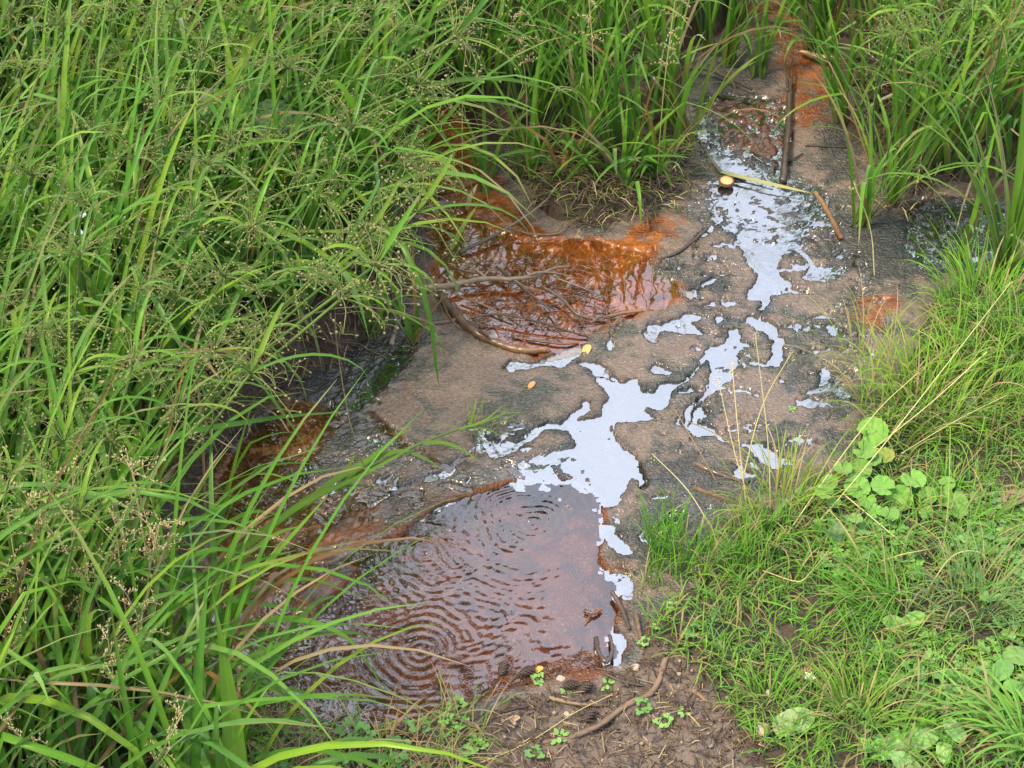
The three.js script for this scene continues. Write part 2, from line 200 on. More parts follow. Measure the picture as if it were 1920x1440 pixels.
const GCOL = (() => {
  const W = 1280, H = 1200, d = new Uint8Array(W * H * 4);
  for (let j = 0; j < H; j++) for (let i = 0; i < W; i++) {
    const x = lerp(AX0, AX1, (i + 0.5) / W), z = lerp(AZ0, AZ1, (j + 0.5) / H), p = at(F.poolWide, x, z), dirt = at(F.dirt, x, z), n = fbm(x * 9, z * 9), m = fbm(x * 60, z * 60, 3), k = noise(x * 240, z * 240);
    let r = 0.040, g = 0.029, b = 0.019;                       // humus under the grass
    const t = sst(0.1, 0.7, dirt + 0.3 * n); r = lerp(r, 0.112, t); g = lerp(g, 0.086, t); b = lerp(b, 0.070, t);
    const dk = sst(-0.05, 0.35, m + 0.5 * n) * 0.5; r *= 1 - dk; g *= 1 - dk; b *= 1 - dk;
    const peb = sst(0.55, 0.75, k) * 0.5; r = lerp(r, 0.17, peb); g = lerp(g, 0.13, peb); b = lerp(b, 0.10, peb);
    const wet = sst(0.02, 0.3, p); r = lerp(r, 0.050, wet * 0.7); g = lerp(g, 0.031, wet * 0.7); b = lerp(b, 0.020, wet * 0.7);   // rusty rim
    const o = (j * W + i) * 4; d[o] = toS(r) * 255; d[o + 1] = toS(g) * 255; d[o + 2] = toS(b) * 255; d[o + 3] = 255;
  }
  const t = new THREE.DataTexture(d, W, H); t.colorSpace = THREE.SRGBColorSpace; t.magFilter = THREE.LinearFilter; t.wrapS = t.wrapT = THREE.MirroredRepeatWrapping;
  t.repeat.set(1 / (AX1 - AX0), 1 / (AZ1 - AZ0)); t.offset.set(-AX0 / (AX1 - AX0), -AZ0 / (AZ1 - AZ0)); t.needsUpdate = true; return t;
})();
soilBump.repeat.set(1 / 0.35, 1 / 0.35);
const soilMat = new THREE.MeshStandardMaterial({ name: 'soil', map: GCOL, bumpMap: soilBump, bumpScale: 0.009, roughness: 0.85 });
function axis(lo, hi, step, far, grow) { const a = []; for (let v = lo; v <= hi + 1e-6; v += step) a.push(v); let s = step; while (a[a.length - 1] < far) { s *= grow; a.push(a[a.length - 1] + s); } s = step; while (a[0] > -far) { s *= grow; a.unshift(a[0] - s); } return a; }
function sheet(xs, zs, H, keep) {
  const nx = xs.length, nz = zs.length, p = new Float32Array(nx * nz * 3), u = new Float32Array(nx * nz * 2), idx = [], ok = keep ? new Uint8Array(nx * nz) : null;
  for (let j = 0; j < nz; j++) for (let i = 0; i < nx; i++) { const k = j * nx + i; p[k * 3] = xs[i]; p[k * 3 + 1] = H(xs[i], zs[j]); p[k * 3 + 2] = zs[j]; u[k * 2] = xs[i]; u[k * 2 + 1] = zs[j]; if (keep) ok[k] = keep(xs[i], zs[j]) ? 1 : 0; }
  for (let j = 0; j < nz - 1; j++) for (let i = 0; i < nx - 1; i++) { const a = j * nx + i, b = a + 1, c = a + nx, d = c + 1; if (ok && !(ok[a] || ok[b] || ok[c] || ok[d])) continue; idx.push(a, c, b, b, c, d); }
  // drop what is not used
  const map = new Int32Array(nx * nz).fill(-1); let n = 0; for (const k of idx) if (map[k] < 0) map[k] = n++;
  const P2 = new Float32Array(n * 3), U2 = new Float32Array(n * 2); for (let k = 0; k < map.length; k++) if (map[k] >= 0) { P2.set(p.subarray(k * 3, k * 3 + 3), map[k] * 3); U2.set(u.subarray(k * 2, k * 2 + 2), map[k] * 2); }
  const g = new THREE.BufferGeometry(); g.setAttribute('position', new THREE.BufferAttribute(P2, 3)); g.setAttribute('uv', new THREE.BufferAttribute(U2, 2)); g.setIndex(new THREE.BufferAttribute(Uint32Array.from(idx, (k) => map[k]), 1)); g.computeVertexNormals(); return g;
}
const range = (a, b, s) => { const r = []; for (let v = a; v <= b + 1e-9; v += s) r.push(v); return r; };
struct('ground', sheet(axis(-1.5, 1.6, 0.009, 60, 1.12), axis(-1.8, 1.1, 0.009, 60, 1.12), groundH), soilMat);

// ---------------------------------------------------------------- mud of the seep
const MCOL = (() => {
  const W = 2048, H = 1920, d = new Uint8Array(W * H * 4), rg = new Uint8Array(1024 * 960 * 4);
  const mix = (c, r, g, b, t) => { c[0] = lerp(c[0], r, t); c[1] = lerp(c[1], g, t); c[2] = lerp(c[2], b, t); };
  for (let j = 0; j < H; j++) for (let i = 0; i < W; i++) {
    const x = lerp(AX0, AX1, (i + 0.5) / W), z = lerp(AZ0, AZ1, (j + 0.5) / H), o = (j * W + i) * 4;
    if (at(F.poolWide, x, z) < 0.01) { d[o] = 80; d[o + 1] = 70; d[o + 2] = 60; d[o + 3] = 255; continue; }
    const n1 = fbm(x * 8, z * 8, 3), n2 = fbm(x * 30 + 4, z * 30, 3), n3 = fbm(x * 150, z * 150, 2), c = [0.126, 0.098, 0.082];
    mix(c, 0.066, 0.068, 0.058, sst(-0.05, 0.25, n1 * 0.9 + n2 * 0.5 + 0.05));           // grey green algae patches
    mix(c, 0.156, 0.118, 0.097, 0.5 * sst(0.05, 0.3, fbm(x * 18 + 60, z * 18, 3)));
    mix(c, 0.036, 0.040, 0.040, sst(0.25, 0.75, at(F.dark, x, z) + 0.5 * n2 + 0.25 * n1) * 0.85);
    const qx = x + 0.03 * noise(x * 13, z * 13 + 50), qz = z + 0.03 * noise(x * 13 + 50, z * 13), oc = at(F.ochre, qx, qz), ru = Math.max(at(F.rust, qx, qz), sst(0.15, 0.4, at(F.spring, x, z)));
    mix(c, 0.185, 0.058, 0.011, sst(0.2, 0.7, oc + 0.5 * n2)); mix(c, 0.30, 0.105, 0.015, oc * 0.6 * sst(0.05, 0.35, fbm(x * 35, z * 35 + 20, 3))); mix(c, 0.075, 0.022, 0.007, oc * 0.9 * sst(0.0, 0.3, fbm(x * 16 + 8, z * 16, 3)));
    mix(c, 0.105, 0.039, 0.015, sst(0.25, 0.8, ru + 0.4 * n2)); mix(c, 0.110, 0.040, 0.012, ru * 0.8 * sst(0.0, 0.3, fbm(x * 24 + 70, z * 24, 3))); mix(c, 0.035, 0.015, 0.009, ru * 0.75 * sst(0.0, 0.3, fbm(x * 20 + 8, z * 20, 3)));
    const sw = at(F.shallow, qx, qz); mix(c, 0.16, 0.066, 0.012, sst(0.2, 0.7, sw) * 0.8); mix(c, 0.045, 0.02, 0.008, sw * 0.8 * sst(0.0, 0.3, fbm(x * 15 + 33, z * 15, 3)));
    const cr = at(F.crack, x, z); mix(c, 0.040, 0.018, 0.008, 0.9 * sst(0.3, 0.8, cr));  // shadow of the crack gaps put into the colour as dark rust sediment
    const sh = at(F.sheen, x, z), fl = sst(0.35, 0.8, sh + 0.7 * n2) * (1 - 0.75 * sst(0.2, 0.7, oc + ru)); mix(c, 0.098, 0.096, 0.088, fl * 0.45 * sst(0.45, 0.8, sh));  // film sheen also painted: its reflected grey put into the mud colour
    const fw = at(F.filmWide, x, z); mix(c, c[0] * 0.55, c[1] * 0.58, c[2] * 0.62, sst(0.05, 0.4, fw + 0.15 * n2));   // soaked rim
    const e = 1 + 0.55 * n3 + 0.22 * noise(x * 300, z * 300);
    mix(c, 0.03, 0.025, 0.02, 0.6 * sst(0.42, 0.55, noise(x * 170 + 5, z * 170)) * sst(-0.1, 0.2, n1));   // dark specks
    d[o] = clamp(toS(c[0] * e) * 255, 0, 255); d[o + 1] = clamp(toS(c[1] * e) * 255, 0, 255); d[o + 2] = clamp(toS(c[2] * e) * 255, 0, 255); d[o + 3] = 255;
  }
  for (let j = 0; j < 960; j++) for (let i = 0; i < 1024; i++) {
    const x = lerp(AX0, AX1, (i + 0.5) / 1024), z = lerp(AZ0, AZ1, (j + 0.5) / 960), o = (j * 1024 + i) * 4, s = at(F.sheen, x, z), n = fbm(x * 25, z * 25, 3);
    const wet = sst(0.2, 0.8, s + 0.6 * n) * (1 - sst(0.1, 0.4, at(F.spring, x, z)));
    rg[o] = 255 * (0.16 + 0.84 * wet); rg[o + 1] = 255 * lerp(0.34 - 0.14 * n, 0.18, wet); rg[o + 2] = 255 * wet * 0.38 * (1 - 0.8 * sst(0.2, 0.7, at(F.ochre, x, z) + at(F.rust, x, z))); rg[o + 3] = 255;
  }
  const mk = (a, w, h, srgb) => { const t = new THREE.DataTexture(a, w, h); t.magFilter = THREE.LinearFilter; if (srgb) t.colorSpace = THREE.SRGBColorSpace; t.repeat.set(1 / (AX1 - AX0), 1 / (AZ1 - AZ0)); t.offset.set(-AX0 / (AX1 - AX0), -AZ0 / (AZ1 - AZ0)); t.needsUpdate = true; return t; };
  return [mk(d, W, H, true), mk(rg, 1024, 960, false)];
})();
// orange-peel grain of the crust, 0.17 m to a tile
const grain = (() => {
  const N = 768, K = 31, r = rng(21), pts = []; for (let i = 0; i < K * K; i++) pts.push([r(), r(), 0.7 + 0.6 * r()]);
  const t = dataTex(N, N, (u, v, o) => {
    const wu = u + 0.006 * Math.sin(v * 6.2832 * 9 + 1) + 0.004 * Math.sin(v * 6.2832 * 23), wv = v + 0.006 * Math.sin(u * 6.2832 * 8) + 0.004 * Math.sin(u * 6.2832 * 19 + 2), a = wu * K, b = wv * K, i0 = Math.floor(a), j0 = Math.floor(b); let d1 = 9, d2 = 9;
    for (let j = j0 - 1; j <= j0 + 1; j++) for (let i = i0 - 1; i <= i0 + 1; i++) { const q = pts[((j % K + K) % K) * K + ((i % K + K) % K)], dx = i + q[0] - a, dy = j + q[1] - b, dd = Math.hypot(dx, dy) * q[2]; if (dd < d1) { d2 = d1; d1 = dd; } else if (dd < d2) d2 = dd; }
    o[0] = o[1] = o[2] = 0.15 + 0.75 * sst(0, 0.55, d2 - d1) * (1 - 0.35 * d1);
  }); t.repeat.set(1 / 0.17, 1 / 0.17); return t;
})();
const MBUMP = (() => {
  const W = 2048, H = 1920, d = new Float32Array(W * H * 4), K = 31, gd = grain.image.data, N = grain.image.width;
  for (let j = 0; j < H; j++) for (let i = 0; i < W; i++) {
    const x = lerp(AX0, AX1, (i + 0.5) / W), z = lerp(AZ0, AZ1, (j + 0.5) / H), o = (j * W + i) * 4; d[o + 3] = 1;
    if (at(F.poolWide, x, z) < 0.01) { d[o] = d[o + 1] = d[o + 2] = 0.5; continue; }
    const u = ((x / 0.145) % 1 + 1) % 1, v = ((z / 0.145) % 1 + 1) % 1, g = gd[(Math.floor(v * N) * N + Math.floor(u * N)) * 4] / 255;
    const n1 = fbm(x * 8, z * 8, 3), n2 = fbm(x * 30 + 4, z * 30, 3), algae = clamp(sst(-0.05, 0.3, n1 * 0.9 + n2 * 0.5) + sst(0.2, 0.7, at(F.dark, x, z)), 0, 1), smooth = sst(0.05, 0.35, fbm(x * 11 + 90, z * 11, 3)), oc = sst(0.2, 0.7, at(F.ochre, x, z));
    const rid = Math.abs(fbm(x * 70 + 2.5 * n2, z * 70, 3)), rid2 = Math.abs(noise(x * 38 + 7, z * 38 + 2 * n2));
    const e = 0.5 + (g - 0.55) * 0.42 * lerp(1, 0.35, Math.max(smooth * 0.8, algae * 0.6)) * (1 - 0.7 * oc) - algae * 0.65 * (1 - sst(0.0, 0.10, rid)) - 0.45 * (1 - sst(0.0, 0.07, rid2)) * sst(-0.1, 0.25, n1) + 0.15 * n2 + oc * 0.2 * fbm(x * 90, z * 90, 3);
    d[o] = d[o + 1] = d[o + 2] = clamp(e, 0, 1);
  }
  const q = new Uint8Array(W * H * 4); for (let k = 0; k < q.length; k++) q[k] = d[k] * 255;
  const t = new THREE.DataTexture(q, W, H); t.magFilter = THREE.LinearFilter; t.repeat.set(1 / (AX1 - AX0), 1 / (AZ1 - AZ0)); t.offset.set(-AX0 / (AX1 - AX0), -AZ0 / (AZ1 - AZ0)); t.needsUpdate = true; return t;
})();
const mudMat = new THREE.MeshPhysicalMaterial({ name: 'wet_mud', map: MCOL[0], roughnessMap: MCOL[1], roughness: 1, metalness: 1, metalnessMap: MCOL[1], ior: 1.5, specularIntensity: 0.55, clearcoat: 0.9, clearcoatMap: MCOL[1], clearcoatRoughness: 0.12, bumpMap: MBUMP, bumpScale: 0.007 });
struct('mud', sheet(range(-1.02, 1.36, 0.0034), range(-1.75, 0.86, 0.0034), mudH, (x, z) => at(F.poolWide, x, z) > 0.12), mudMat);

// ---------------------------------------------------------------- water: three sheets, of film-covered seepage, the ochre pool and the bubbling spring
const filmRough = dataTex(1024, 1024, (u, v, o) => { const x = u * 2.6, z = v * 2.6, n = fbm(x * 9, z * 9 + 0.6 * noise(x * 9, z * 9), 4), m = fbm(x * 60, z * 40 + 9, 3); o[0] = o[1] = o[2] = 0.04 + 0.12 * sst(0.0, 0.5, n + 0.1 * m); }, false, [1 / 2.6, 1 / 2.6]);
const filmMat = new THREE.MeshPhysicalMaterial({ name: 'iron_film_on_water', color: new THREE.Color(0.80, 0.78, 0.80), transmission: 1, thickness: 0, roughness: 1, roughnessMap: filmRough });
filmMat.ior = 4.6;   // hematite skin on the water, nearly metallic in lustre
const filmSheet = sheet(range(-0.9, 1.36, 0.0026), range(-1.75, 0.8, 0.0026), (x, z) => 0.0006 * noise(x * 9, z * 9) + 0.0005 * fbm(x * 40, z * 40, 3) + 0.06 * sst(-1.0, -1.6, z) + 0.0003, (x, z) => { if (at(F.poolWide, x, z) < 0.3) return false; const [a, b] = warp(x, z); return (at(F.filmWide, x, z) > 0.06 || at(F.bits, a, b) > 0.2) && at(F.crack, a, b) < 0.2 && at(F.spring, a, b) < 0.72 + 0.8 * fbm(x * 34, z * 34, 3) && at(F.orange, a, b) < 0.42 && at(F.shallow, a, b) < 0.5 + 0.6 * fbm(x * 40, z * 40, 3) && mudH(x, z) < 0.004; });
struct('water', filmSheet, filmMat);
const ochreMat = new THREE.MeshPhysicalMaterial({ name: 'clear_water_over_ochre', color: new THREE.Color(0.90, 0.76, 0.60), transmission: 1, thickness: 0, roughness: 0.03, ior: 2.2 });
struct('water', sheet(range(-0.35, 0.5, 0.005), range(-0.6, 0.3, 0.005), (x, z) => 0.0016 + 0.00025 * noise(x * 24, z * 30) + 0.0001 * noise(x * 70, z * 80), (x, z) => at(F.orange, x, z) > 0.12), ochreMat);
const RINGS = [[782, 1222, 0.75, 0.0145, 0.12], [852, 1052, 0.6, 0.012, 0.06], [1000, 975, 0.85, 0.0130, 0.16], [965, 1010, 0.5, 0.010], [790, 1036, 0.5, 0.012], [905, 965, 0.45, 0.015], [1130, 1000, 0.5, 0.012], [700, 1150, 0.4, 0.016], [880, 1180, 0.35, 0.011]].map(([a, b, s, w, k]) => { const p = P(a, b); return [p.x, p.z, s, w, k ?? 0.09]; });
function rippleH(x, z) {
  let h = 0; const wx = x + 0.011 * noise(x * 13, z * 13), wz = z + 0.011 * noise(x * 13 + 9, z * 13);
  for (const [cx0, cz0, s, w, dk] of RINGS) { const r = Math.hypot(wx - cx0, wz - cz0), e = s * Math.exp(-r / dk) * (1 - Math.exp(-r / 0.008)) * clamp(0.7 + 1.1 * noise(x * 11 + cx0 * 50, z * 11), 0.1, 1.4); h += e * Math.sin(6.2832 * r / w * (1 - 0.6 * r)) ; }
  const calm = 1 - 0.8 * sst(0.0, 0.10, x + 0.1 * noise(x * 12, z * 12)) * sst(0.28, 0.36, z);
  return calm * (0.00055 * h + 0.00042 * noise(x * 42, z * 55 + 3 * noise(x * 12, z * 12)) + 0.00007 * noise(x * 130, z * 150)) - 0.0002;
}
const springMat = new THREE.MeshPhysicalMaterial({ name: 'spring_water', color: new THREE.Color(0.84, 0.72, 0.62), transmission: 1, thickness: 0, roughness: 0.03, ior: 2.15 });
struct('water', sheet(range(-0.72, 0.30, 0.0025), range(0.06, 0.86, 0.0025), rippleH, (x, z) => Math.max(at(F.spring, x, z), at(F.shallow, x, z)) > 0.3 || (x < 0.02 && z > 0.1 && at(F.crack, x, z) > 0.02)), springMat);
// ---------------------------------------------------------------- leaves and stems
const bladeTex = dataTex(64, 8, (u, v, o) => { const q = 0.86 + 0.10 * Math.cos(u * 6.2832 * 9) + 0.05 * Math.cos(u * 6.2832 * 23) + 0.16 * Math.exp(-(((u - 0.5) / 0.05) ** 2)); o[0] = o[1] = o[2] = toS(clamp(q * 0.9, 0, 1)); }, true);
const bladeMat = new THREE.MeshPhysicalMaterial({ name: 'blade', vertexColors: true, map: bladeTex, roughness: 0.95, specularIntensity: 0.3, transmission: 0.5, thickness: 0, clearcoat: 0.34, clearcoatRoughness: 0.30, side: THREE.DoubleSide });
const dryMat = new THREE.MeshStandardMaterial({ name: 'dry_stem', vertexColors: true, roughness: 0.8, side: THREE.DoubleSide });
const fineMat = new THREE.MeshPhysicalMaterial({ name: 'fine_grass', vertexColors: true, roughness: 0.95, specularIntensity: 0.3, transmission: 0.38, thickness: 0, clearcoat: 0.15, clearcoatRoughness: 0.45, side: THREE.DoubleSide });
const GREENS = [[0.120, 0.320, 0.016], [0.160, 0.370, 0.020], [0.085, 0.265, 0.014], [0.105, 0.280, 0.036], [0.215, 0.390, 0.022], [0.130, 0.310, 0.040]];
const STRAW = [0.34, 0.26, 0.13], BROWN = [0.16, 0.09, 0.04], YELLOW = [0.34, 0.27, 0.05];
const mixc = (a, b, t) => [lerp(a[0], b[0], t), lerp(a[1], b[1], t), lerp(a[2], b[2], t)];
const tint = (c, r) => { const k = 0.82 + 0.36 * r(), w = (r() - 0.5) * 0.12; return [c[0] * k * (1 + w), c[1] * k, c[2] * k * (1 - w)]; };
const _t = V3(), _s = V3(), _n = V3(), _q = V3();
// a folded strip along points; width profile from a sheath to a long point
function strip(mb, pts, w, o = {}) {
  const n = pts.length, fold = o.fold ?? 0.35, roll0 = o.roll ?? 0, c0 = o.base, c1 = o.color, c2 = o.tip, tipAt = o.tipAt ?? 1; let prev = -1, first = null;
  for (let i = 0; i < n; i++) {
    const t = i / (n - 1); _t.subVectors(pts[Math.min(n - 1, i + 1)], pts[Math.max(0, i - 1)]).normalize();
    if (!first) { first = V3(pts[n - 1].z - pts[0].z, 0, pts[0].x - pts[n - 1].x); if (first.lengthSq() < 1e-8) first.set(1, 0, 0); first.addScaledVector(_t, -first.dot(_t)).normalize(); if (roll0) first.applyAxisAngle(_t, roll0); }
    else first.addScaledVector(_t, -first.dot(_t)).normalize();
    _s.copy(first); if (o.twist) _s.applyAxisAngle(_t, o.twist * t);
    _n.crossVectors(_s, _t); if (_n.y < 0 && !o.keep) _n.negate();
    const prof = (o.full ? Math.sin(Math.PI * Math.pow(clamp(t, 0.0, 1), o.full)) : Math.pow(Math.min(1, t / 0.22 + 0.55), 0.7)) * Math.pow(Math.max(0, 1 - Math.pow(t, 2.6)), 0.75), h = Math.max(0.0002, w * 0.5 * prof);
    let c = c0 ? mixc(c0, c1, sst(0, 0.28, t)) : c1; if (c2) c = mixc(c, c2, sst(tipAt, tipAt + 0.22, t));
    const p = pts[i], dn = -fold * h;
    let a, b, d;
    if (o.flat) { a = mb.v(p.x - _s.x * h, p.y - _s.y * h, p.z - _s.z * h, c, 0, t * 8); d = mb.v(p.x + _s.x * h, p.y + _s.y * h, p.z + _s.z * h, c, 1, t * 8); if (prev >= 0) mb.q(prev, prev + 1, d, a); }
    else { a = mb.v(p.x - _s.x * h, p.y - _s.y * h, p.z - _s.z * h, c, 0, t * 8); b = mb.v(p.x + _n.x * dn, p.y + _n.y * dn, p.z + _n.z * dn, c, 0.5, t * 8); d = mb.v(p.x + _s.x * h, p.y + _s.y * h, p.z + _s.z * h, c, 1, t * 8); if (prev >= 0) { mb.q(prev, prev + 1, b, a); mb.q(prev + 1, prev + 2, d, b); } }
    prev = a;
  }
}
// the way a blade grows: up at a lean, then over by its own weight
function grow(p0, az, lean, len, droop, n = 9, sway = 0, kink = 0, kinkAt = 0.6) {
  const pts = [p0.clone()]; let e = Math.PI / 2 - lean, a = az; const p = p0.clone(), ds = len / n;
  for (let i = 1; i <= n; i++) { const t = i / n; e -= droop * (0.35 + 1.6 * t * t) / n * 1.2; if (kink && t >= kinkAt) { e -= kink; kink = 0; } a += sway / n; e = Math.max(e, -1.45); p.x += Math.cos(a) * Math.cos(e) * ds; p.z += Math.sin(a) * Math.cos(e) * ds; p.y += Math.sin(e) * ds; if (p.y < p0.y + 0.004 && t > 0.2) p.y = p0.y + 0.004; pts.push(p.clone()); }
  return pts;
}
function through(list, n) { return new THREE.CatmullRomCurve3(list, false, 'centripetal').getPoints(n); }
const px3 = (a) => { const r = []; for (let i = 0; i < a.length; i += 3) r.push(P(a[i], a[i + 1], a[i + 2])); return r; };
function rod(mb, pts, r0, r1, c0, c1, sides = 5, rough = 0, rr) {
  const n = pts.length; let f = null, prev = -1;
  for (let i = 0; i < n; i++) {
    const t = i / (n - 1); _t.subVectors(pts[Math.min(n - 1, i + 1)], pts[Math.max(0, i - 1)]).normalize();
    if (!f) { f = V3().crossVectors(_t, Math.abs(_t.y) > 0.9 ? V3(1, 0, 0) : V3(0, 1, 0)).normalize(); } else f.addScaledVector(_t, -f.dot(_t)).normalize();
    _n.crossVectors(_t, f); const R = lerp(r0, r1, t), c = mixc(c0, c1, t), s = mb.p.length / 3;
    for (let k = 0; k < sides; k++) { const a = k / sides * 6.2832, q = R * (1 + (rough ? rough * (rr() - 0.5) * 2 : 0)), x = Math.cos(a) * q, y = Math.sin(a) * q, m = rough ? 0.75 + 0.5 * rr() : 1; mb.v(pts[i].x + f.x * x + _n.x * y, pts[i].y + f.y * x + _n.y * y, pts[i].z + f.z * x + _n.z * y, [c[0] * m, c[1] * m, c[2] * m], k / sides, t * 10); }
    if (prev >= 0) for (let k = 0; k < sides; k++) { const k2 = (k + 1) % sides; mb.q(prev + k, prev + k2, s + k2, s + k); }
    else { for (let k = 1; k < sides - 1; k++) mb.t(s, s + k + 1, s + k); }
    if (i === n - 1) for (let k = 1; k < sides - 1; k++) mb.t(s, s + k, s + k + 1);
    prev = s;
  }
}
function bead(mb, p, d, l, w, c) { // a small pointed bud
  _t.copy(d).normalize(); _s.crossVectors(_t, Math.abs(_t.y) > 0.9 ? V3(1, 0, 0) : V3(0, 1, 0)).normalize(); _n.crossVectors(_t, _s);
  const a = mb.v(p.x, p.y, p.z, c), b = mb.v(p.x + _t.x * l, p.y + _t.y * l, p.z + _t.z * l, [c[0] * 1.25, c[1] * 1.2, c[2] * 1.1]), k = [];
  for (let i = 0; i < 4; i++) { const q = i * 1.5708, x = Math.cos(q) * w, y = Math.sin(q) * w; k.push(mb.v(p.x + _t.x * l * 0.45 + _s.x * x + _n.x * y, p.y + _t.y * l * 0.45 + _s.y * x + _n.y * y, p.z + _t.z * l * 0.45 + _s.z * x + _n.z * y, c)); }
  for (let i = 0; i < 4; i++) { const j = (i + 1) % 4; mb.t(a, k[j], k[i]); mb.t(b, k[i], k[j]); }
}
// point tests on the survey
function inPoly(list, px, py) { let c = false; for (let i = 0, j = list.length - 2; i < list.length; j = i, i += 2) if ((list[i + 1] > py) !== (list[j + 1] > py) && px < (list[j] - list[i]) * (py - list[i + 1]) / (list[j + 1] - list[i + 1]) + list[i]) c = !c; return c; }
const gpoly = (list) => { const r = []; for (let i = 0; i < list.length; i += 2) { const p = P(list[i], list[i + 1]); r.push(p.x, p.z); } return r; };
function sampler(list, seed) { const g = gpoly(list); let x0 = 9, x1 = -9, z0 = 9, z1 = -9; for (let i = 0; i < g.length; i += 2) { x0 = Math.min(x0, g[i]); x1 = Math.max(x1, g[i]); z0 = Math.min(z0, g[i + 1]); z1 = Math.max(z1, g[i + 1]); } const r = rng(seed); let area = 0; for (let i = 0, j = g.length - 2; i < g.length; j = i, i += 2) area += (g[j] + g[i]) * (g[j + 1] - g[i + 1]) / 2;
  const next = () => { for (let k = 0; k < 500; k++) { const x = lerp(x0, x1, r()), z = lerp(z0, z1, r()); if (inPoly(g, x, z)) return V3(x, groundH(x, z), z); } return V3(0, -5, 0); };
  return { next, area: Math.abs(area), r }; }

// ---------------------------------------------------------------- the wood club-rush meadow left of the seep and behind it
const MEADOW = [-520, -330, 830, -330, 800, 120, 765, 250, 735, 420, 690, 580, 600, 645, 500, 700, 390, 780, 300, 900, 215, 1080, 215, 1220, 330, 1345, 455, 1440, 480, 1750, -520, 1750];
const BACK = [830, -330, 1385, -330, 1375, 20, 1290, 95, 1255, 150, 1280, 230, 1285, 300, 1200, 325, 1100, 335, 1000, 300, 930, 262, 870, 215, 820, 120];
const BACKR = [1490, -330, 2350, -330, 2350, 360, 1900, 375, 1760, 345, 1700, 372, 1640, 395, 1650, 330, 1590, 260, 1580, 180, 1580, 110, 1500, 40];
function meadowBlades(mb, smp, perM2, o) {
  const n = Math.round(smp.area * perM2), r = smp.r;
  for (let k = 0; k < n; k++) {
    const p = smp.next(), dir = o.az(p) + (r() - 0.5) * o.azSpread, L = lerp(o.len[0], o.len[1], r()), w = lerp(o.w[0], o.w[1], r());
    let c = tint(GREENS[Math.floor(r() * (o.pal ?? GREENS.length))], r), tip = r() < 0.4 ? mixc(c, r() < 0.5 ? STRAW : BROWN, 0.7) : null; const dead = r() < o.dead;
    if (dead) { c = tint(r() < 0.6 ? STRAW : BROWN, r); tip = null; }
    const lean = o.lean[0] + r() * (o.lean[1] - o.lean[0]);
    strip(mb, grow(p, dir, dead ? lean * 1.7 : lean, L, lerp(o.droop[0], o.droop[1], r() * r()), o.n ?? 9, (r() - 0.5) * 0.7, r() < 0.2 ? 0.5 + r() : 0, 0.45 + 0.4 * r()), w * (dead ? 0.7 : 1), { color: c, base: mixc(c, [0.20, 0.20, 0.08], 0.45), tip, tipAt: 0.62 + 0.25 * r(), roll: (r() - 0.5) * 0.8, twist: (r() - 0.5) * 1.6, fold: 0.25 + 0.3 * r() });
  }
}
{
  const mb = new MB();
  meadowBlades(mb, sampler(MEADOW, 101), 1200, { az: (p) => lerp(0.35, -0.35, sst(-1.2, 0.6, p.z)), azSpread: 3.6, len: [0.32, 0.72], w: [0.007, 0.0150], lean: [0.05, 0.5], droop: [0.5, 3.0], dead: 0.11 });
  meadowBlades(mb, sampler(MEADOW, 102), 420, { az: () => 0.2, azSpread: 5, len: [0.22, 0.55], w: [0.0025, 0.005], lean: [0.1, 0.7], droop: [0.5, 3.0], dead: 0.3, n: 7 });
  stuff('meadow_grass', mb.geo(), bladeMat, 'dense tall green sedge leaves arching towards the rusty seep', 'grass');
}
{
  const mb = new MB();
  meadowBlades(mb, sampler(BACK, 103), 1050, { az: () => 1.2, azSpread: 5.5, len: [0.20, 0.42], w: [0.006, 0.0125], lean: [0.0, 0.4], droop: [0.2, 1.9], dead: 0.12 });
  meadowBlades(mb, sampler(BACKR, 104), 1000, { az: () => 1.9, azSpread: 5.5, len: [0.22, 0.50], w: [0.006, 0.0125], lean: [0.0, 0.4], droop: [0.3, 2.2], dead: 0.12 });
  stuff('tall_grass', mb.geo(), bladeMat, 'upright green sedge leaves growing behind the mud on the far bank', 'grass');
}
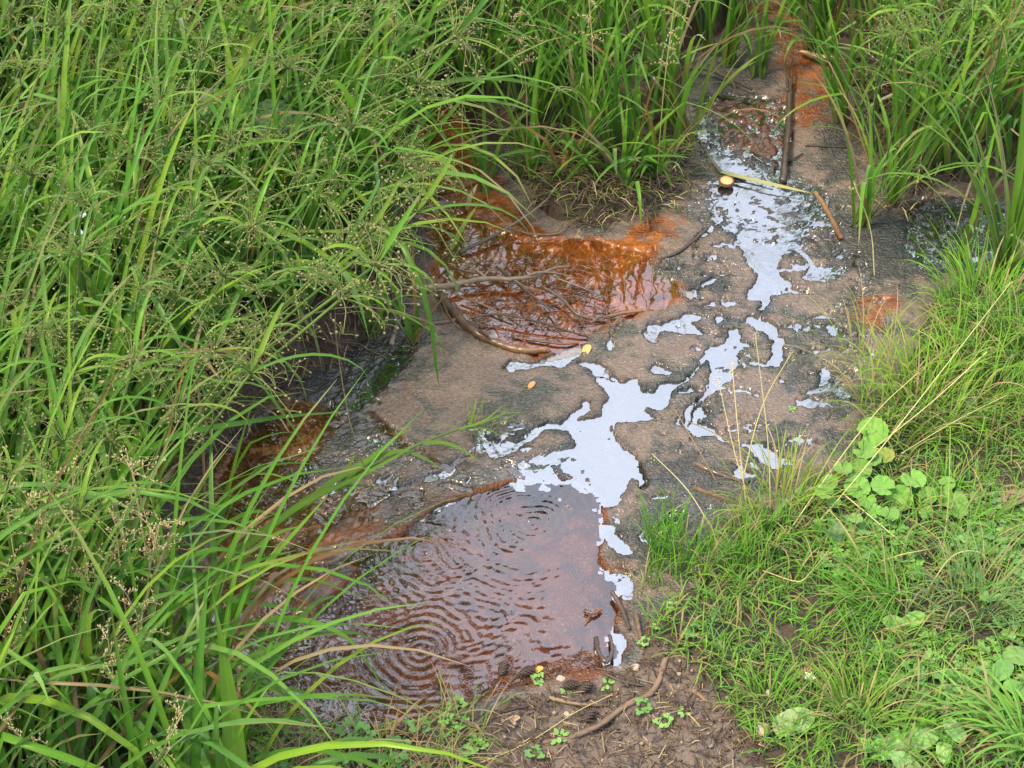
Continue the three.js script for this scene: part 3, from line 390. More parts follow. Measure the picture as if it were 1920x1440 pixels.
// ---------------------------------------------------------------- sedge tufts that can be told apart: every leaf is a part
function leafMesh(pts, w, o, parent, mat = bladeMat) { const mb = new MB(); strip(mb, pts, w, o); return part('blade', mb.geo(), mat, parent); }
let tuftSeed = 500;
function tuft(label, px, py, o = {}) {
  const r = rng(tuftSeed++), b = P(px, py), y = Math.max(groundH(b.x, b.z), at(F.poolWide, b.x, b.z) > 0.12 ? mudH(b.x, b.z) : -1) - 0.004;
  const t = thing('sedge_tuft', label, 'sedge tuft', V3(b.x, y, b.z));
  for (let k = 0; k < (o.n ?? 10); k++) {
    const az = (o.az ?? 0) + (r() - 0.5) * (o.spread ?? 6.28), L = lerp(o.len?.[0] ?? 0.2, o.len?.[1] ?? 0.42, r()), off = V3((r() - 0.5) * 0.03, 0, (r() - 0.5) * 0.03);
    let c = tint(o.pal ?? GREENS[Math.floor(r() * 3)], r); const dead = r() < (o.dead ?? 0.08); if (dead) c = tint(r() < 0.5 ? STRAW : [0.28, 0.15, 0.04], r);
    leafMesh(grow(off, az, (o.lean ?? 0.08) + 0.32 * r(), L, lerp(0.1, o.droop ?? 2.2, r() * r()), 10, (r() - 0.5) * 0.6, r() < 0.15 ? 0.7 : 0, 0.6), lerp(0.007, 0.0115, r()) * (o.w ?? 1), { color: c, base: mixc(c, [0.24, 0.22, 0.06], 0.5), tip: r() < 0.35 ? mixc(c, STRAW, 0.7) : null, tipAt: 0.68 + 0.2 * r(), twist: (r() - 0.5) * 1.2, fold: 0.35, roll: (r() - 0.5) * 0.5 }, t);
  }
  if (o.curves) for (const [w, ...a] of o.curves) { const pts = through(px3(a).map((p) => p.sub(t.position)), 16), c = w > 0.019 ? [0.15, 0.33, 0.03] : tint(GREENS[Math.floor(r() * 3)], r); leafMesh(pts, w, { color: c, base: mixc(c, [0.2, 0.2, 0.07], 0.4), tip: r() < 0.4 ? mixc(c, STRAW, 0.6) : null, tipAt: 0.8, fold: 0.4, twist: (r() - 0.5) * 0.5, full: w > 0.019 ? 0.6 : 0 }, t); }
  return t;
}
tuft('small sedge shoot standing alone in the ochre mud below the far bank', 912, 366, { n: 5, len: [0.14, 0.30], lean: 0.15 });
tuft('sedge tuft rooted at the front edge of the grey mud shelf', 988, 341, { n: 9, len: [0.18, 0.40] });
tuft('sedge tuft with browned basal leaves above the hanging roots', 1098, 342, { n: 11, len: [0.2, 0.44], dead: 0.2 });
tuft('slender sedge tuft beside the mossy hump on the far bank', 1150, 324, { n: 9, len: [0.2, 0.4] });
tuft('sedge tuft between the mossy hump and the pale film channel', 1186, 332, { n: 9, len: [0.2, 0.46], dead: 0.15 });
tuft('tiny sparse sedge sprout at the tip of the muddy bank', 1243, 352, { n: 4, len: [0.08, 0.2] });
tuft('yellowing sedge tuft on the left rim of the film channel', 1290, 294, { n: 15, len: [0.14, 0.36], dead: 0.3, pal: [0.16, 0.25, 0.02] });
tuft('upright sedge tuft growing in the middle of the rusty stream', 1420, 148, { n: 11, len: [0.16, 0.36], droop: 1.6 });
tuft('sedge tuft at the right rim of the bluish mud above a rusty root', 1614, 430, { n: 13, len: [0.18, 0.44], dead: 0.15 });
tuft('sedge tuft overhanging the dark wet inlet', 1674, 388, { n: 12, len: [0.2, 0.46], dead: 0.15 });
tuft('large bright green sedge tuft between the dark inlet and the lawn', 1876, 528, { n: 24, len: [0.26, 0.56], droop: 2.4, pal: [0.14, 0.30, 0.02] });
tuft('thin sedge tuft standing in front of the dark wet inlet', 1806, 478, { n: 8, len: [0.16, 0.36] });
tuft('sedge tuft beside the orange deposit at the old stake', 1572, 195, { n: 9, len: [0.16, 0.36] });
tuft('dense dark green sedge tuft behind the orange deposit', 1645, 172, { n: 18, len: [0.24, 0.5], pal: [0.06, 0.2, 0.015] });
tuft('sedge tuft leaning over the dead twig where the stream enters', 1330, 110, { n: 10, len: [0.16, 0.36] });
tuft('small sedge tuft beside the grey peg at the meadow edge', 780, 645, { n: 8, len: [0.12, 0.26], az: 0 });
tuft('sedge tuft with spread leaves behind the grey peg', 698, 632, { n: 10, len: [0.16, 0.34], az: 0.2 });
tuft('low sedge tuft reaching over the brown left end of the seep', 405, 985, { n: 5, len: [0.2, 0.42], az: 0.1, spread: 2.4 });
tuft('tall sedge tuft in the middle of the far bank', 1045, 215, { n: 15, len: [0.24, 0.5] });
tuft('tall sedge tuft on the far bank leaning to the stream', 1130, 190, { n: 15, len: [0.24, 0.52] });
tuft('sedge tuft where the far bank meets the tall meadow', 935, 215, { n: 14, len: [0.22, 0.48] });
tuft('sedge tuft with one yellow leaf above the film channel', 1215, 175, { n: 14, len: [0.22, 0.5], dead: 0.12 });
tuft('sedge tuft overhanging the left rim of the stream mouth', 1378, 62, { n: 14, len: [0.2, 0.42] });
tuft('sedge tuft overhanging the right rim of the stream mouth', 1492, 52, { n: 15, len: [0.2, 0.42] });
tuft('sedge tuft behind the dead twig left of the stream', 1300, 70, { n: 14, len: [0.22, 0.46] });
tuft('sedge tuft right of the stream with leaves crossing the stake', 1545, 120, { n: 14, len: [0.2, 0.44], az: 3, spread: 3.6 });
tuft('bushy sedge tuft in the second row of the far bank by the mossy hump', 1085, 290, { n: 15, len: [0.2, 0.44] });
tuft('bushy sedge tuft in the second row of the far bank by the film channel', 1245, 268, { n: 15, len: [0.2, 0.42] });
tuft('bushy sedge tuft above the ochre flow', 880, 232, { n: 14, len: [0.2, 0.42] });
tuft('sedge tuft at the rear of the grey mud shelf', 1010, 270, { n: 13, len: [0.2, 0.42] });
tuft('low sedge tuft half buried in thatch at the front of the far bank', 1045, 385, { n: 7, len: [0.1, 0.24], dead: 0.3, lean: 0.3 });
tuft('low sedge tuft hanging over the near rim of the far bank', 1175, 385, { n: 8, len: [0.1, 0.26], dead: 0.3, lean: 0.3 });
tuft('sedge tuft leaning over the rusty stream mouth', 1455, 22, { n: 12, len: [0.2, 0.42], lean: 0.2 });
tuft('drooping sedge tuft hanging forward from the bank over the ochre pool', 1010, 322, { n: 13, len: [0.16, 0.34], az: 1.57, spread: 3, droop: 3, lean: 0.2 });
tuft('drooping sedge tuft hanging forward over the thatch of the far bank', 1075, 350, { n: 13, len: [0.14, 0.3], az: 1.57, spread: 3.4, droop: 3, dead: 0.2, lean: 0.25 });
tuft('drooping sedge tuft covering the roots of the far bank', 1145, 362, { n: 13, len: [0.14, 0.3], az: 1.4, spread: 3.4, droop: 3, dead: 0.2, lean: 0.25 });
tuft('drooping sedge tuft at the right end of the far bank rim', 1222, 352, { n: 13, len: [0.14, 0.32], az: 1.2, spread: 3.4, droop: 3, dead: 0.2, lean: 0.25 });
tuft('sedge tuft leaning across the stream from its left side', 1362, 128, { n: 12, len: [0.18, 0.38], az: 0.4, spread: 3, droop: 2.6 });
tuft('sedge tuft leaning across the stream from its right side', 1516, 105, { n: 13, len: [0.18, 0.4], az: 2.6, spread: 3, droop: 2.6 });
tuft('sedge tuft with long leaves reaching over the bare mud beside the stake', 1580, 245, { n: 12, len: [0.18, 0.4], az: 2.4, spread: 3, droop: 2.6 });
tuft('sedge tuft arching over the rusty strip behind the stake', 1545, 62, { n: 15, len: [0.22, 0.44], az: 2.7, spread: 3, droop: 2.4 });
tuft('sedge tuft rooted on the rusty strip at the very top of the stream', 1432, -6, { n: 13, len: [0.2, 0.4] });
tuft('sedge tuft closing in on the stream from the left top', 1395, 20, { n: 13, len: [0.2, 0.42], az: 0.5, spread: 3.4, droop: 2.4 });
tuft('sedge tuft under the long grey twig', 1760, 330, { n: 15, len: [0.22, 0.48] });
tuft('tall sedge tuft behind the long grey twig', 1855, 285, { n: 16, len: [0.26, 0.54] });
tuft('sedge tuft between the orange deposit and the grey twig', 1715, 235, { n: 14, len: [0.22, 0.46] });
tuft('big sedge tuft with long leaves arching over the bubbling spring', 300, 1400, { n: 7, len: [0.24, 0.5], az: -0.2, spread: 3, curves: [
  [0.0135, 300, 1420, 0.02, 430, 1190, 0.20, 545, 1160, 0.22, 650, 1195, 0.18, 725, 1300, 0.08], [0.011, 250, 1400, 0.02, 400, 1205, 0.2, 560, 1192, 0.18, 690, 1195, 0.13, 712, 1290, 0.05],
  [0.014, 120, 1340, 0.05, 180, 1225, 0.25, 260, 1240, 0.27, 370, 1350, 0.2, 440, 1440, 0.1], [0.013, 260, 1400, 0.0, 380, 1230, 0.15, 500, 1060, 0.28, 615, 928, 0.38],
  [0.014, 200, 1330, 0.0, 290, 1180, 0.2, 382, 985, 0.42], [0.010, 270, 1330, 0.0, 400, 1180, 0.2, 540, 1000, 0.3], [0.010, 330, 1440, 0.0, 450, 1385, 0.08, 570, 1345, 0.08, 640, 1360, 0.05],
  [0.009, 300, 1360, 0.0, 420, 1290, 0.12, 560, 1295, 0.1, 612, 1325, 0.05], [0.012, 180, 1300, 0.0, 300, 1080, 0.3, 400, 1030, 0.35, 480, 1045, 0.3], [0.012, 90, 1440, 0.0, 110, 1370, 0.1, 200, 1370, 0.15, 330, 1410, 0.1],
  [0.010, 330, 1300, 0.0, 420, 1150, 0.16, 560, 1085, 0.2, 700, 1130, 0.14], [0.011, 180, 1180, 0.1, 330, 1120, 0.25, 470, 1130, 0.28, 600, 1150, 0.2]] });
tuft('sedge shoot with one very broad leaf beside the small plants at the spring mouth', 452, 1760, { n: 4, len: [0.18, 0.3], curves: [[0.033, 452, 1760, 0.0, 442, 1440, 0.22, 422, 1250, 0.36, 394, 1085, 0.50], [0.017, 456, 1760, 0.0, 455, 1440, 0.21, 446, 1310, 0.29]] });
tuft('sedge tuft sending straight leaves across the brown water', 290, 1190, { n: 4, len: [0.25, 0.5], az: -0.3, spread: 1.8, curves: [[0.012, 330, 1210, 0.02, 420, 1080, 0.14, 520, 1000, 0.2, 570, 985, 0.2], [0.011, 300, 1100, 0.05, 400, 1000, 0.22, 470, 960, 0.24, 560, 975, 0.18], [0.012, 190, 1000, 0.1, 300, 830, 0.36, 470, 790, 0.32, 660, 770, 0.14], [0.014, 380, 760, 0.34, 450, 690, 0.42, 520, 760, 0.32, 582, 853, 0.2]] });
{ // the fallen flowering shoot that lies across the seep
  const t = thing('fallen_sedge_shoot', 'long sedge shoot lying aslant over the mud cracks with side leaves', 'sedge shoot', P(400, 1075)), r = rng(91), q = (a) => px3(a).map((p) => p.sub(t.position));
  const m = new MB(); rod(m, through(q([330, 1120, 0.02, 480, 1010, 0.06, 600, 930, 0.07, 700, 875, 0.07, 775, 838, 0.07, 850, 808, 0.06, 935, 783, 0.05]), 24), 0.0042, 0.0016, [0.13, 0.24, 0.03], [0.19, 0.29, 0.05], 6); part('stem', m.geo(), bladeMat, t);
  for (const [w, ...a] of [[0.013, 560, 958, 0.07, 620, 905, 0.09, 700, 855, 0.1, 770, 795, 0.1], [0.012, 640, 905, 0.07, 700, 862, 0.09, 755, 845, 0.09, 800, 862, 0.07, 838, 884, 0.04], [0.010, 790, 830, 0.07, 830, 830, 0.07, 865, 842, 0.06, 905, 868, 0.04], [0.013, 430, 1040, 0.05, 540, 960, 0.07, 640, 890, 0.08, 668, 850, 0.08], [0.012, 520, 985, 0.07, 580, 932, 0.08, 640, 912, 0.07, 718, 912, 0.03], [0.012, 450, 1035, 0.06, 560, 950, 0.09, 690, 885, 0.10, 790, 828, 0.09], [0.005, 860, 805, 0.06, 905, 790, 0.07, 945, 760, 0.08], [0.005, 870, 802, 0.06, 915, 805, 0.06, 942, 820, 0.05], [0.004, 900, 795, 0.06, 950, 775, 0.06, 990, 772, 0.05], [0.004, 880, 800, 0.06, 890, 765, 0.09, 893, 745, 0.1]]) {
    const c = tint([0.15, 0.29, 0.025], r); leafMesh(through(q(a), 14), w, { color: c, base: c, fold: 0.35, twist: (r() - 0.5) * 0.6 }, t);
  }
}
// ---------------------------------------------------------------- flower heads of the club-rush
function flowerHead(seed, H) { // a stalk with leafy bracts and a loose spray of small spikelets
  const r = rng(seed), g = new THREE.Group(); const top = V3(0.02 + 0.09 * r(), H, 0.02 * (r() - 0.5)), stalk = through([V3(0, 0, 0), V3(top.x * 0.2, H * 0.5, 0), top], 8);
  let m = new MB(); rod(m, stalk, 0.0026, 0.0018, [0.09, 0.19, 0.03], [0.12, 0.22, 0.04], 5); part('stalk', m.geo(), fineMat, g);
  for (let k = 0; k < 3; k++) { const c = tint(GREENS[Math.floor(r() * 6)], r); leafMesh(grow(top, k * 2.1 + r(), 0.35 + 0.7 * r(), 0.06 + 0.13 * r(), 1.0 + 1.5 * r(), 8), 0.0042 + 0.0035 * r(), { color: c, base: c, tip: r() < 0.5 ? mixc(c, STRAW, 0.8) : null, tipAt: 0.7 }, g).name = 'bract'; }
  m = new MB(); const ray = [0.19, 0.24, 0.06], bud = [0.26, 0.26, 0.10];
  for (let k = 0; k < 17; k++) {
    const pts = grow(top, r() * 6.28, 0.25 + 0.95 * r(), 0.03 + 0.06 * r(), 0.5 + 0.8 * r(), 4); rod(m, pts, 0.0009, 0.0005, ray, ray, 3);
    const e = pts[4];
    for (let j = 0; j < 5; j++) { const q = grow(e, r() * 6.28, 0.3 + 1.2 * r(), 0.010 + 0.022 * r(), 0.8, 2); rod(m, q, 0.0004, 0.0003, ray, ray, 3); const d = V3().subVectors(q[2], q[1]); for (let i = 0; i < 3; i++) { d.x += 0.004 * (r() - 0.5); d.y += 0.004 * (r() - 0.5); d.z += 0.004 * (r() - 0.5); bead(m, q[2], d, 0.0046, 0.0016, tint(bud, r)); } }
  }
  const s = part('spikelets', m.geo(), fineMat, g); s.userData.kind = 'stuff'; g.headAt = top; return g;
}
{
  const protos = []; for (let k = 0; k < 7; k++) protos.push(flowerHead(800 + k, 0.44 + 0.035 * k));
  const r = rng(77), spots = [];
  for (const [a, b] of [[250, 300], [430, 265], [300, 190], [180, 130], [390, 310], [520, 250], [640, 60], [720, 150], [620, 340], [760, 300], [690, 440], [800, 320], [110, 620], [260, 545], [330, 560], [250, 680], [140, 700], [80, 640], [420, 520], [500, 620], [560, 520], [640, 470], [700, 500], [330, 770], [120, 830], [210, 830], [40, 760], [60, 470], [150, 480], [470, 430], [360, 400], [300, 450], [200, 250], [90, 230], [40, 130], [120, 50], [280, 60], [380, 100], [480, 60], [540, 130], [580, 30], [460, 170], [660, 240], [560, 330], [400, 660], [470, 700], [60, 330], [160, 380], [740, 60], [700, 20], [780, 160], [850, 70], [780, 400], [640, 560], [10, 560], [20, 890], [330, 20], [210, 20], [20, 30], [150, 960], [1700, 62], [1760, 90], [1880, 60], [1820, 20], [1690, 20]]) spots.push([a, b]);
  const far = spots.slice(0, 60), place60 = rows(far, 8), place5 = rows(spots.slice(60), 9);
  spots.forEach(([a, b], i) => {
    const pr = protos[i % 7], o = i < 7 ? pr : pr.clone(), top = pr.headAt, h = P(a, b, (0.40 + 0.16 * r())), foot = V3(h.x - 0.06 - 0.1 * r(), 0.03, h.z + 0.05 * (r() - 0.5)), ok = a > 1600 ? gpoly(BACKR) : b < 260 && a > 760 ? gpoly(BACK) : gpoly(MEADOW);
    for (let k = 0; k < 40 && !inPoly(ok, foot.x, foot.z); k++) { foot.x += a > 1600 ? 0.01 : -0.012; if (a > 1600) foot.z -= 0.015; }
    o.name = numbered('sedge_flower_head'); o.position.copy(foot); const dir = h.clone().sub(foot); o.scale.setScalar(dir.length() / top.length()); o.quaternion.setFromUnitVectors(top.clone().normalize(), dir.normalize());
    if (a > 1600) tag(o, 'sedge flower head above the far right bank, ' + place5[i - 60].split(' in the ')[0], 'flower head', 'sedge flower heads over the far bank'); else tag(o, 'sedge flower head, ' + place60[i], 'flower head', 'sedge flower heads of the tall meadow');
    scene.add(o);
  });
  const d = thing('withered_flower_head', 'withered brown flower head with drooping straw bracts over the meadow', 'flower head', P(365, 660, 0.42)), rr = rng(17);
  for (let k = 0; k < 7; k++) { const c = tint(k % 2 ? STRAW : [0.22, 0.14, 0.07], rr); leafMesh(grow(V3(), k * 0.95, 0.9 + 0.5 * rr(), 0.09 + 0.07 * rr(), 2.6, 8), 0.006, { color: c, base: c, twist: 2 }, d).name = 'bract'; }
  const m = new MB(); rod(m, through([V3(-0.03, -0.42, 0), V3(-0.01, -0.2, 0), V3()], 6), 0.0025, 0.002, BROWN, STRAW, 5); part('stalk', m.geo(), dryMat, d);
  const m2 = new MB(); for (let k = 0; k < 90; k++) bead(m2, V3((rr() - 0.5) * 0.07, -0.09 * rr(), (rr() - 0.5) * 0.07), V3(rr() - 0.5, -1, rr() - 0.5), 0.005, 0.0015, tint([0.13, 0.08, 0.04], rr)); part('spikelets', m2.geo(), dryMat, d).userData.kind = 'stuff';
}
// dry grasses of the near left corner
{
  const make = (seed) => { const r = rng(seed), g = new THREE.Group(), H = 0.32 + 0.16 * r(), m = new MB(), top = V3(0.05, H, 0.01), st = through([V3(), V3(0.008, H * 0.6, 0), top], 10), c = tint(STRAW, r); rod(m, st, 0.0012, 0.0007, mixc(c, [0.12, 0.18, 0.04], 0.5), c, 4); part('stalk', m.geo(), dryMat, g);
    const m2 = new MB(); for (let k = 0; k < 16; k++) { const p = st[6 + Math.floor(r() * 4.9)], q = grow(p, r() * 6.28, 0.2 + 0.8 * r(), 0.015 + 0.035 * r(), 1.0, 4); rod(m2, q, 0.0004, 0.0003, c, c, 3); for (let j = 1; j < 5; j++) for (let i = 0; i < 2; i++) bead(m2, q[j], V3(r() - 0.5, 0.4 + r(), r() - 0.5), 0.0055, 0.0011, tint([0.29, 0.24, 0.13], r)); } part('panicle', m2.geo(), dryMat, g).userData.kind = 'stuff'; return g; };
  const ps = [make(31), make(32), make(33), make(34)], r = rng(35), dry = []; for (let i = 0; i < 24; i++) dry.push(i < 18 ? [-10 + 300 * r(), 960 + 480 * r()] : [600 + 130 * (i - 18), 15 + 40 * r()]); const dryPlace = rows(dry, 6);
  for (let i = 0; i < 24; i++) { const o = i < 4 ? ps[i] : ps[i % 4].clone(), s = 0.8 + 0.4 * r(), p = P(dry[i][0], dry[i][1], i < 18 ? 0.36 : 0.4); o.name = numbered('dry_grass_head'); o.position.set(p.x, 0.03, p.z); o.rotation.set((r() - 0.5) * 0.3, r() * 6.28, (r() - 0.5) * 0.3); o.scale.setScalar(s); tag(o, 'straw coloured grass head, ' + dryPlace[i].replace(' row from the far end', ' such row'), 'grass head', i < 18 ? 'dry grass heads by the near meadow' : 'dry grass heads of the far meadow'); scene.add(o); }
  const b = thing('straw_bunch', 'upright bunch of bleached dead stems among the near sedge leaves', 'dead grass', P(172, 1430)), m = new MB();
  for (let k = 0; k < 70; k++) { const c = tint([0.42, 0.36, 0.22], r); strip(m, grow(V3((r() - 0.5) * 0.05, 0, (r() - 0.5) * 0.05), 0.4 + r() - 0.5, 0.02 + 0.12 * r(), 0.22 + 0.22 * r(), 0.3 + 0.5 * r(), 6), 0.0022, { color: c, flat: 1 }); } part('stems', m.geo(), dryMat, b).userData.kind = 'stuff';
}
// ---------------------------------------------------------------- short grass and small plants of the near bank
const LAWN = [1745, 560, 1705, 640, 1660, 715, 1628, 790, 1568, 880, 1480, 918, 1400, 972, 1348, 1018, 1300, 1082, 1235, 1106, 1190, 1125, 1188, 1170, 1240, 1220, 1310, 1275, 1360, 1330, 1400, 1400, 1440, 1460, 1450, 1750, 2500, 1750, 2500, 500, 1900, 500, 1800, 535];
const LAWNC = [[0.10, 0.27, 0.018], [0.13, 0.31, 0.025], [0.075, 0.22, 0.018], [0.09, 0.24, 0.05], [0.17, 0.31, 0.04]];
{
  const m = new MB(), s = sampler(LAWN, 211), r = s.r, n = Math.round(s.area * 13000);
  for (let k = 0; k < n; k++) {
    const p = s.next(), d = fbm(p.x * 6, p.z * 6, 3), dirt = at(F.dirt, p.x, p.z); if (dirt > 0.25 + 0.5 * r() || r() < 0.55 * sst(0.0, 0.5, d)) continue;
    const lush = sst(0.15, -0.4, d), dry = r() < 0.2, c = dry ? tint(mixc(STRAW, [0.2, 0.2, 0.06], r()), r) : tint(LAWNC[Math.floor(r() * 5)], r);
    const L = (0.025 + 0.05 * r()) * (0.8 + 0.7 * lush);
    strip(m, grow(p, r() * 6.28 + fbm(p.x * 3, p.z * 3) * 3, 0.1 + 0.9 * r(), L * (dry ? 1.2 : 1), 0.3 + 2 * r(), 5, (r() - 0.5)), 0.0014 + 0.0019 * r(), { color: c, flat: 1, roll: (r() - 0.5) * 1.5 });
  }
  stuff('lawn_grass', m.geo(), fineMat, 'short green and yellowed grass of the near bank', 'grass');
  const m2 = new MB(), s2 = sampler([1225, 960, 1265, 935, 1300, 990, 1400, 960, 1460, 1000, 1440, 1080, 1340, 1110, 1240, 1115, 1195, 1120], 212);
  for (let k = 0; k < 620; k++) { const p = s2.next(); p.y = Math.max(p.y, 0.003); const nn = fbm(p.x * 14, p.z * 14, 2); if (nn < -0.12 + 0.3 * (s2.r() - 0.5)) continue; const c = tint(s2.r() < 0.15 ? STRAW : LAWNC[Math.floor(s2.r() * 3)], s2.r); strip(m2, grow(p, s2.r() * 6.28, 0.05 + 0.4 * s2.r() * s2.r(), (0.025 + 0.06 * s2.r()) * (1 + 0.8 * nn), 0.2 + 0.9 * s2.r(), 5), 0.0017 + 0.0012 * s2.r(), { color: c, flat: 1 }); }
  stuff('shore_grass', m2.geo(), fineMat, 'fresh upright green blades growing out of the dark mud at the near shore', 'grass');
  const m3 = new MB(), s3 = sampler([440, 1350, 560, 1365, 760, 1385, 860, 1340, 930, 1330, 900, 1400, 860, 1560, 380, 1600], 213);
  for (let k = 0; k < 900; k++) { const p = s3.next(), dry = s3.r() < 0.62, c = dry ? tint(mixc(STRAW, BROWN, s3.r() * 0.6), s3.r) : tint(LAWNC[Math.floor(s3.r() * 5)], s3.r); strip(m3, grow(p, s3.r() * 6.28, 0.4 + 1.0 * s3.r(), 0.03 + 0.09 * s3.r(), 0.4 + 1.5 * s3.r(), 6), 0.0012 + 0.0012 * s3.r(), { color: c, flat: 1 }); }
  stuff('dry_grass', m3.geo(), fineMat, 'thin dry grass mat between the spring and the near meadow', 'grass');
}
function grassTuft(label, px, py, n, len, w, pal, o = {}) {
  const b = P(px, py), t = thing('grass_tuft', label, 'grass tuft', V3(b.x, Math.max(0.002, groundH(b.x, b.z)), b.z)), m = new MB(), r = rng(tuftSeed++), R = o.R ?? 0.05;
  for (let k = 0; k < n; k++) { const a = r() * 6.28, q = Math.sqrt(r()) * R, dry = r() < (o.dry ?? 0.1), c = tint(dry ? STRAW : pal, r); strip(m, grow(V3(Math.cos(a) * q, 0, Math.sin(a) * q), (o.az ?? a) + (r() - 0.5) * (o.spread ?? 1.5), (o.lean ?? 0.12) + (o.splay ?? 0.6) * q / R * r(), lerp(len[0], len[1], r()), (o.droop ?? 1.2) * (0.4 + r()), 8, (r() - 0.5) * 0.5), w * (0.7 + 0.6 * r()), { color: c, base: mixc(c, [0.24, 0.24, 0.06], 0.4), flat: w < 0.0035, roll: (r() - 0.5) }); }
  part('blades', m.geo(), fineMat, t).userData.kind = 'stuff'; return t;
}
grassTuft('fine yellow green grass tuft leaning over the right shore of the mud', 1695, 790, 170, [0.07, 0.19], 0.0026, [0.15, 0.31, 0.02], { R: 0.09, spread: 3.5, dry: 0.2 });
grassTuft('bright fine grass tuft behind the round leaved plant', 1780, 770, 240, [0.07, 0.19], 0.0025, [0.14, 0.29, 0.02], { R: 0.11, spread: 3, dry: 0.18 });
grassTuft('sparse wispy grass tuft rooted in the mud margin by the rusty hole', 1625, 690, 60, [0.08, 0.2], 0.0018, [0.19, 0.30, 0.03], { R: 0.06, splay: 1 });
grassTuft('blue green grass tuft with stiff thin leaves on the lawn', 1825, 1150, 150, [0.06, 0.18], 0.0025, [0.14, 0.25, 0.08], { R: 0.06, splay: 1.1, dry: 0.2, spread: 2.6 });
grassTuft('green grass tuft combed over to one side on the lawn', 1650, 1145, 150, [0.05, 0.17], 0.0024, [0.09, 0.24, 0.02], { R: 0.05, az: 3.3, spread: 2.8, lean: 0.5, droop: 1.5 });
grassTuft('light green grass tuft with wider leaves at the lower lawn corner', 1905, 1400, 70, [0.08, 0.18], 0.0048, [0.14, 0.32, 0.05], { R: 0.05, az: 3.4, spread: 2.2, lean: 0.4 });
grassTuft('tuft of straight grass stems beside the ribbed leaf', 1600, 1370, 90, [0.05, 0.13], 0.0026, [0.12, 0.25, 0.02], { R: 0.035, dry: 0.25 });
grassTuft('grass tuft with yellowed stems on the mud margin above the lawn', 1465, 960, 130, [0.07, 0.16], 0.0022, [0.20, 0.31, 0.03], { R: 0.06, dry: 0.3 });
grassTuft('dark green grass tuft on the lawn near the dirt patch', 1445, 1340, 120, [0.03, 0.08], 0.0024, [0.10, 0.26, 0.02], { R: 0.05, splay: 0.9 });
grassTuft('grass tuft under the large sedge at the right rim', 1840, 600, 200, [0.07, 0.17], 0.0028, [0.12, 0.29, 0.02], { R: 0.09 });
grassTuft('loose grass tuft with drooping leaves at the right rim', 1900, 690, 200, [0.07, 0.17], 0.0026, [0.11, 0.25, 0.03], { R: 0.08, droop: 1.8 });
grassTuft('thin green sprig growing from the algae clump on the mud', 895, 812, 26, [0.03, 0.09], 0.0014, [0.17, 0.26, 0.03], { R: 0.025, splay: 1.2, dry: 0 });
grassTuft('fresh green blades standing alone in the dark mud off the near shore', 1238, 1035, 34, [0.06, 0.13], 0.0022, [0.09, 0.28, 0.015], { R: 0.02, splay: 0.25, droop: 0.3, dry: 0 });
// long thin stalks bending over the mud
const STALKS = [['long pale grass stalk rising from the round leaves to the large sedge', 1530, 985, 0.02, 1640, 855, 0.10, 1770, 690, 0.18, 1895, 530, 0.28], ['straw stalk crossing the lawn edge from the mud to the round leaves', 1470, 1010, 0.02, 1560, 880, 0.08, 1650, 765, 0.12, 1720, 700, 0.15], ['pale stalk standing before the mottled film streak', 1412, 960, 0.0, 1378, 850, 0.10, 1345, 705, 0.22], ['pale stalk beside the mottled film streak', 1400, 955, 0.0, 1386, 830, 0.10, 1372, 676, 0.22], ['tall thin stalk standing in front of the forked film pool', 1445, 960, 0.0, 1440, 830, 0.12, 1416, 625, 0.28], ['stalk leaning right over the mud above the yellowed tuft', 1392, 900, 0.0, 1430, 760, 0.10, 1484, 662, 0.2], ['bent brown stalk over the mud by the forked film', 1345, 905, 0.0, 1290, 810, 0.06, 1262, 762, 0.07], ['brown stalk lying from the mud to the pale tuft', 1290, 790, 0.02, 1345, 815, 0.03, 1395, 845, 0.02], ['yellow stalk hanging past the dark inlet', 1640, 520, 0.0, 1632, 430, 0.1, 1600, 340, 0.2], ['straw stalk across the lower lawn', 1430, 1070, 0.03, 1500, 1090, 0.05, 1518, 1075, 0.05, 1555, 1030, 0.05], ['straw stalk over the lawn hollow', 1580, 925, 0.05, 1640, 975, 0.05, 1700, 1025, 0.04], ['bleached stalk over the clover by the hollow', 1645, 1055, 0.03, 1690, 1040, 0.05, 1740, 1030, 0.05], ['fine arched stalk above the blue green tuft', 1730, 1120, 0.02, 1790, 1040, 0.08, 1835, 1035, 0.08, 1858, 1062, 0.05], ['straw lying on the dirt beside the curved stick', 870, 1442, 0.012, 985, 1395, 0.014, 1080, 1335, 0.014, 1148, 1302, 0.012], ['green stalk rising through the round leaved plant', 1765, 1060, 0.02, 1778, 940, 0.08, 1782, 800, 0.14], ['thin stalk arching from the large sedge over the round leaves', 1850, 660, 0.1, 1740, 760, 0.12, 1640, 840, 0.08], ['pale stalk slanting above the fine grass tuft', 1890, 740, 0.06, 1790, 790, 0.1, 1690, 850, 0.08], ['thin stalk leaning out of the near mud shore', 1340, 1000, 0.0, 1290, 920, 0.05, 1222, 850, 0.06]];
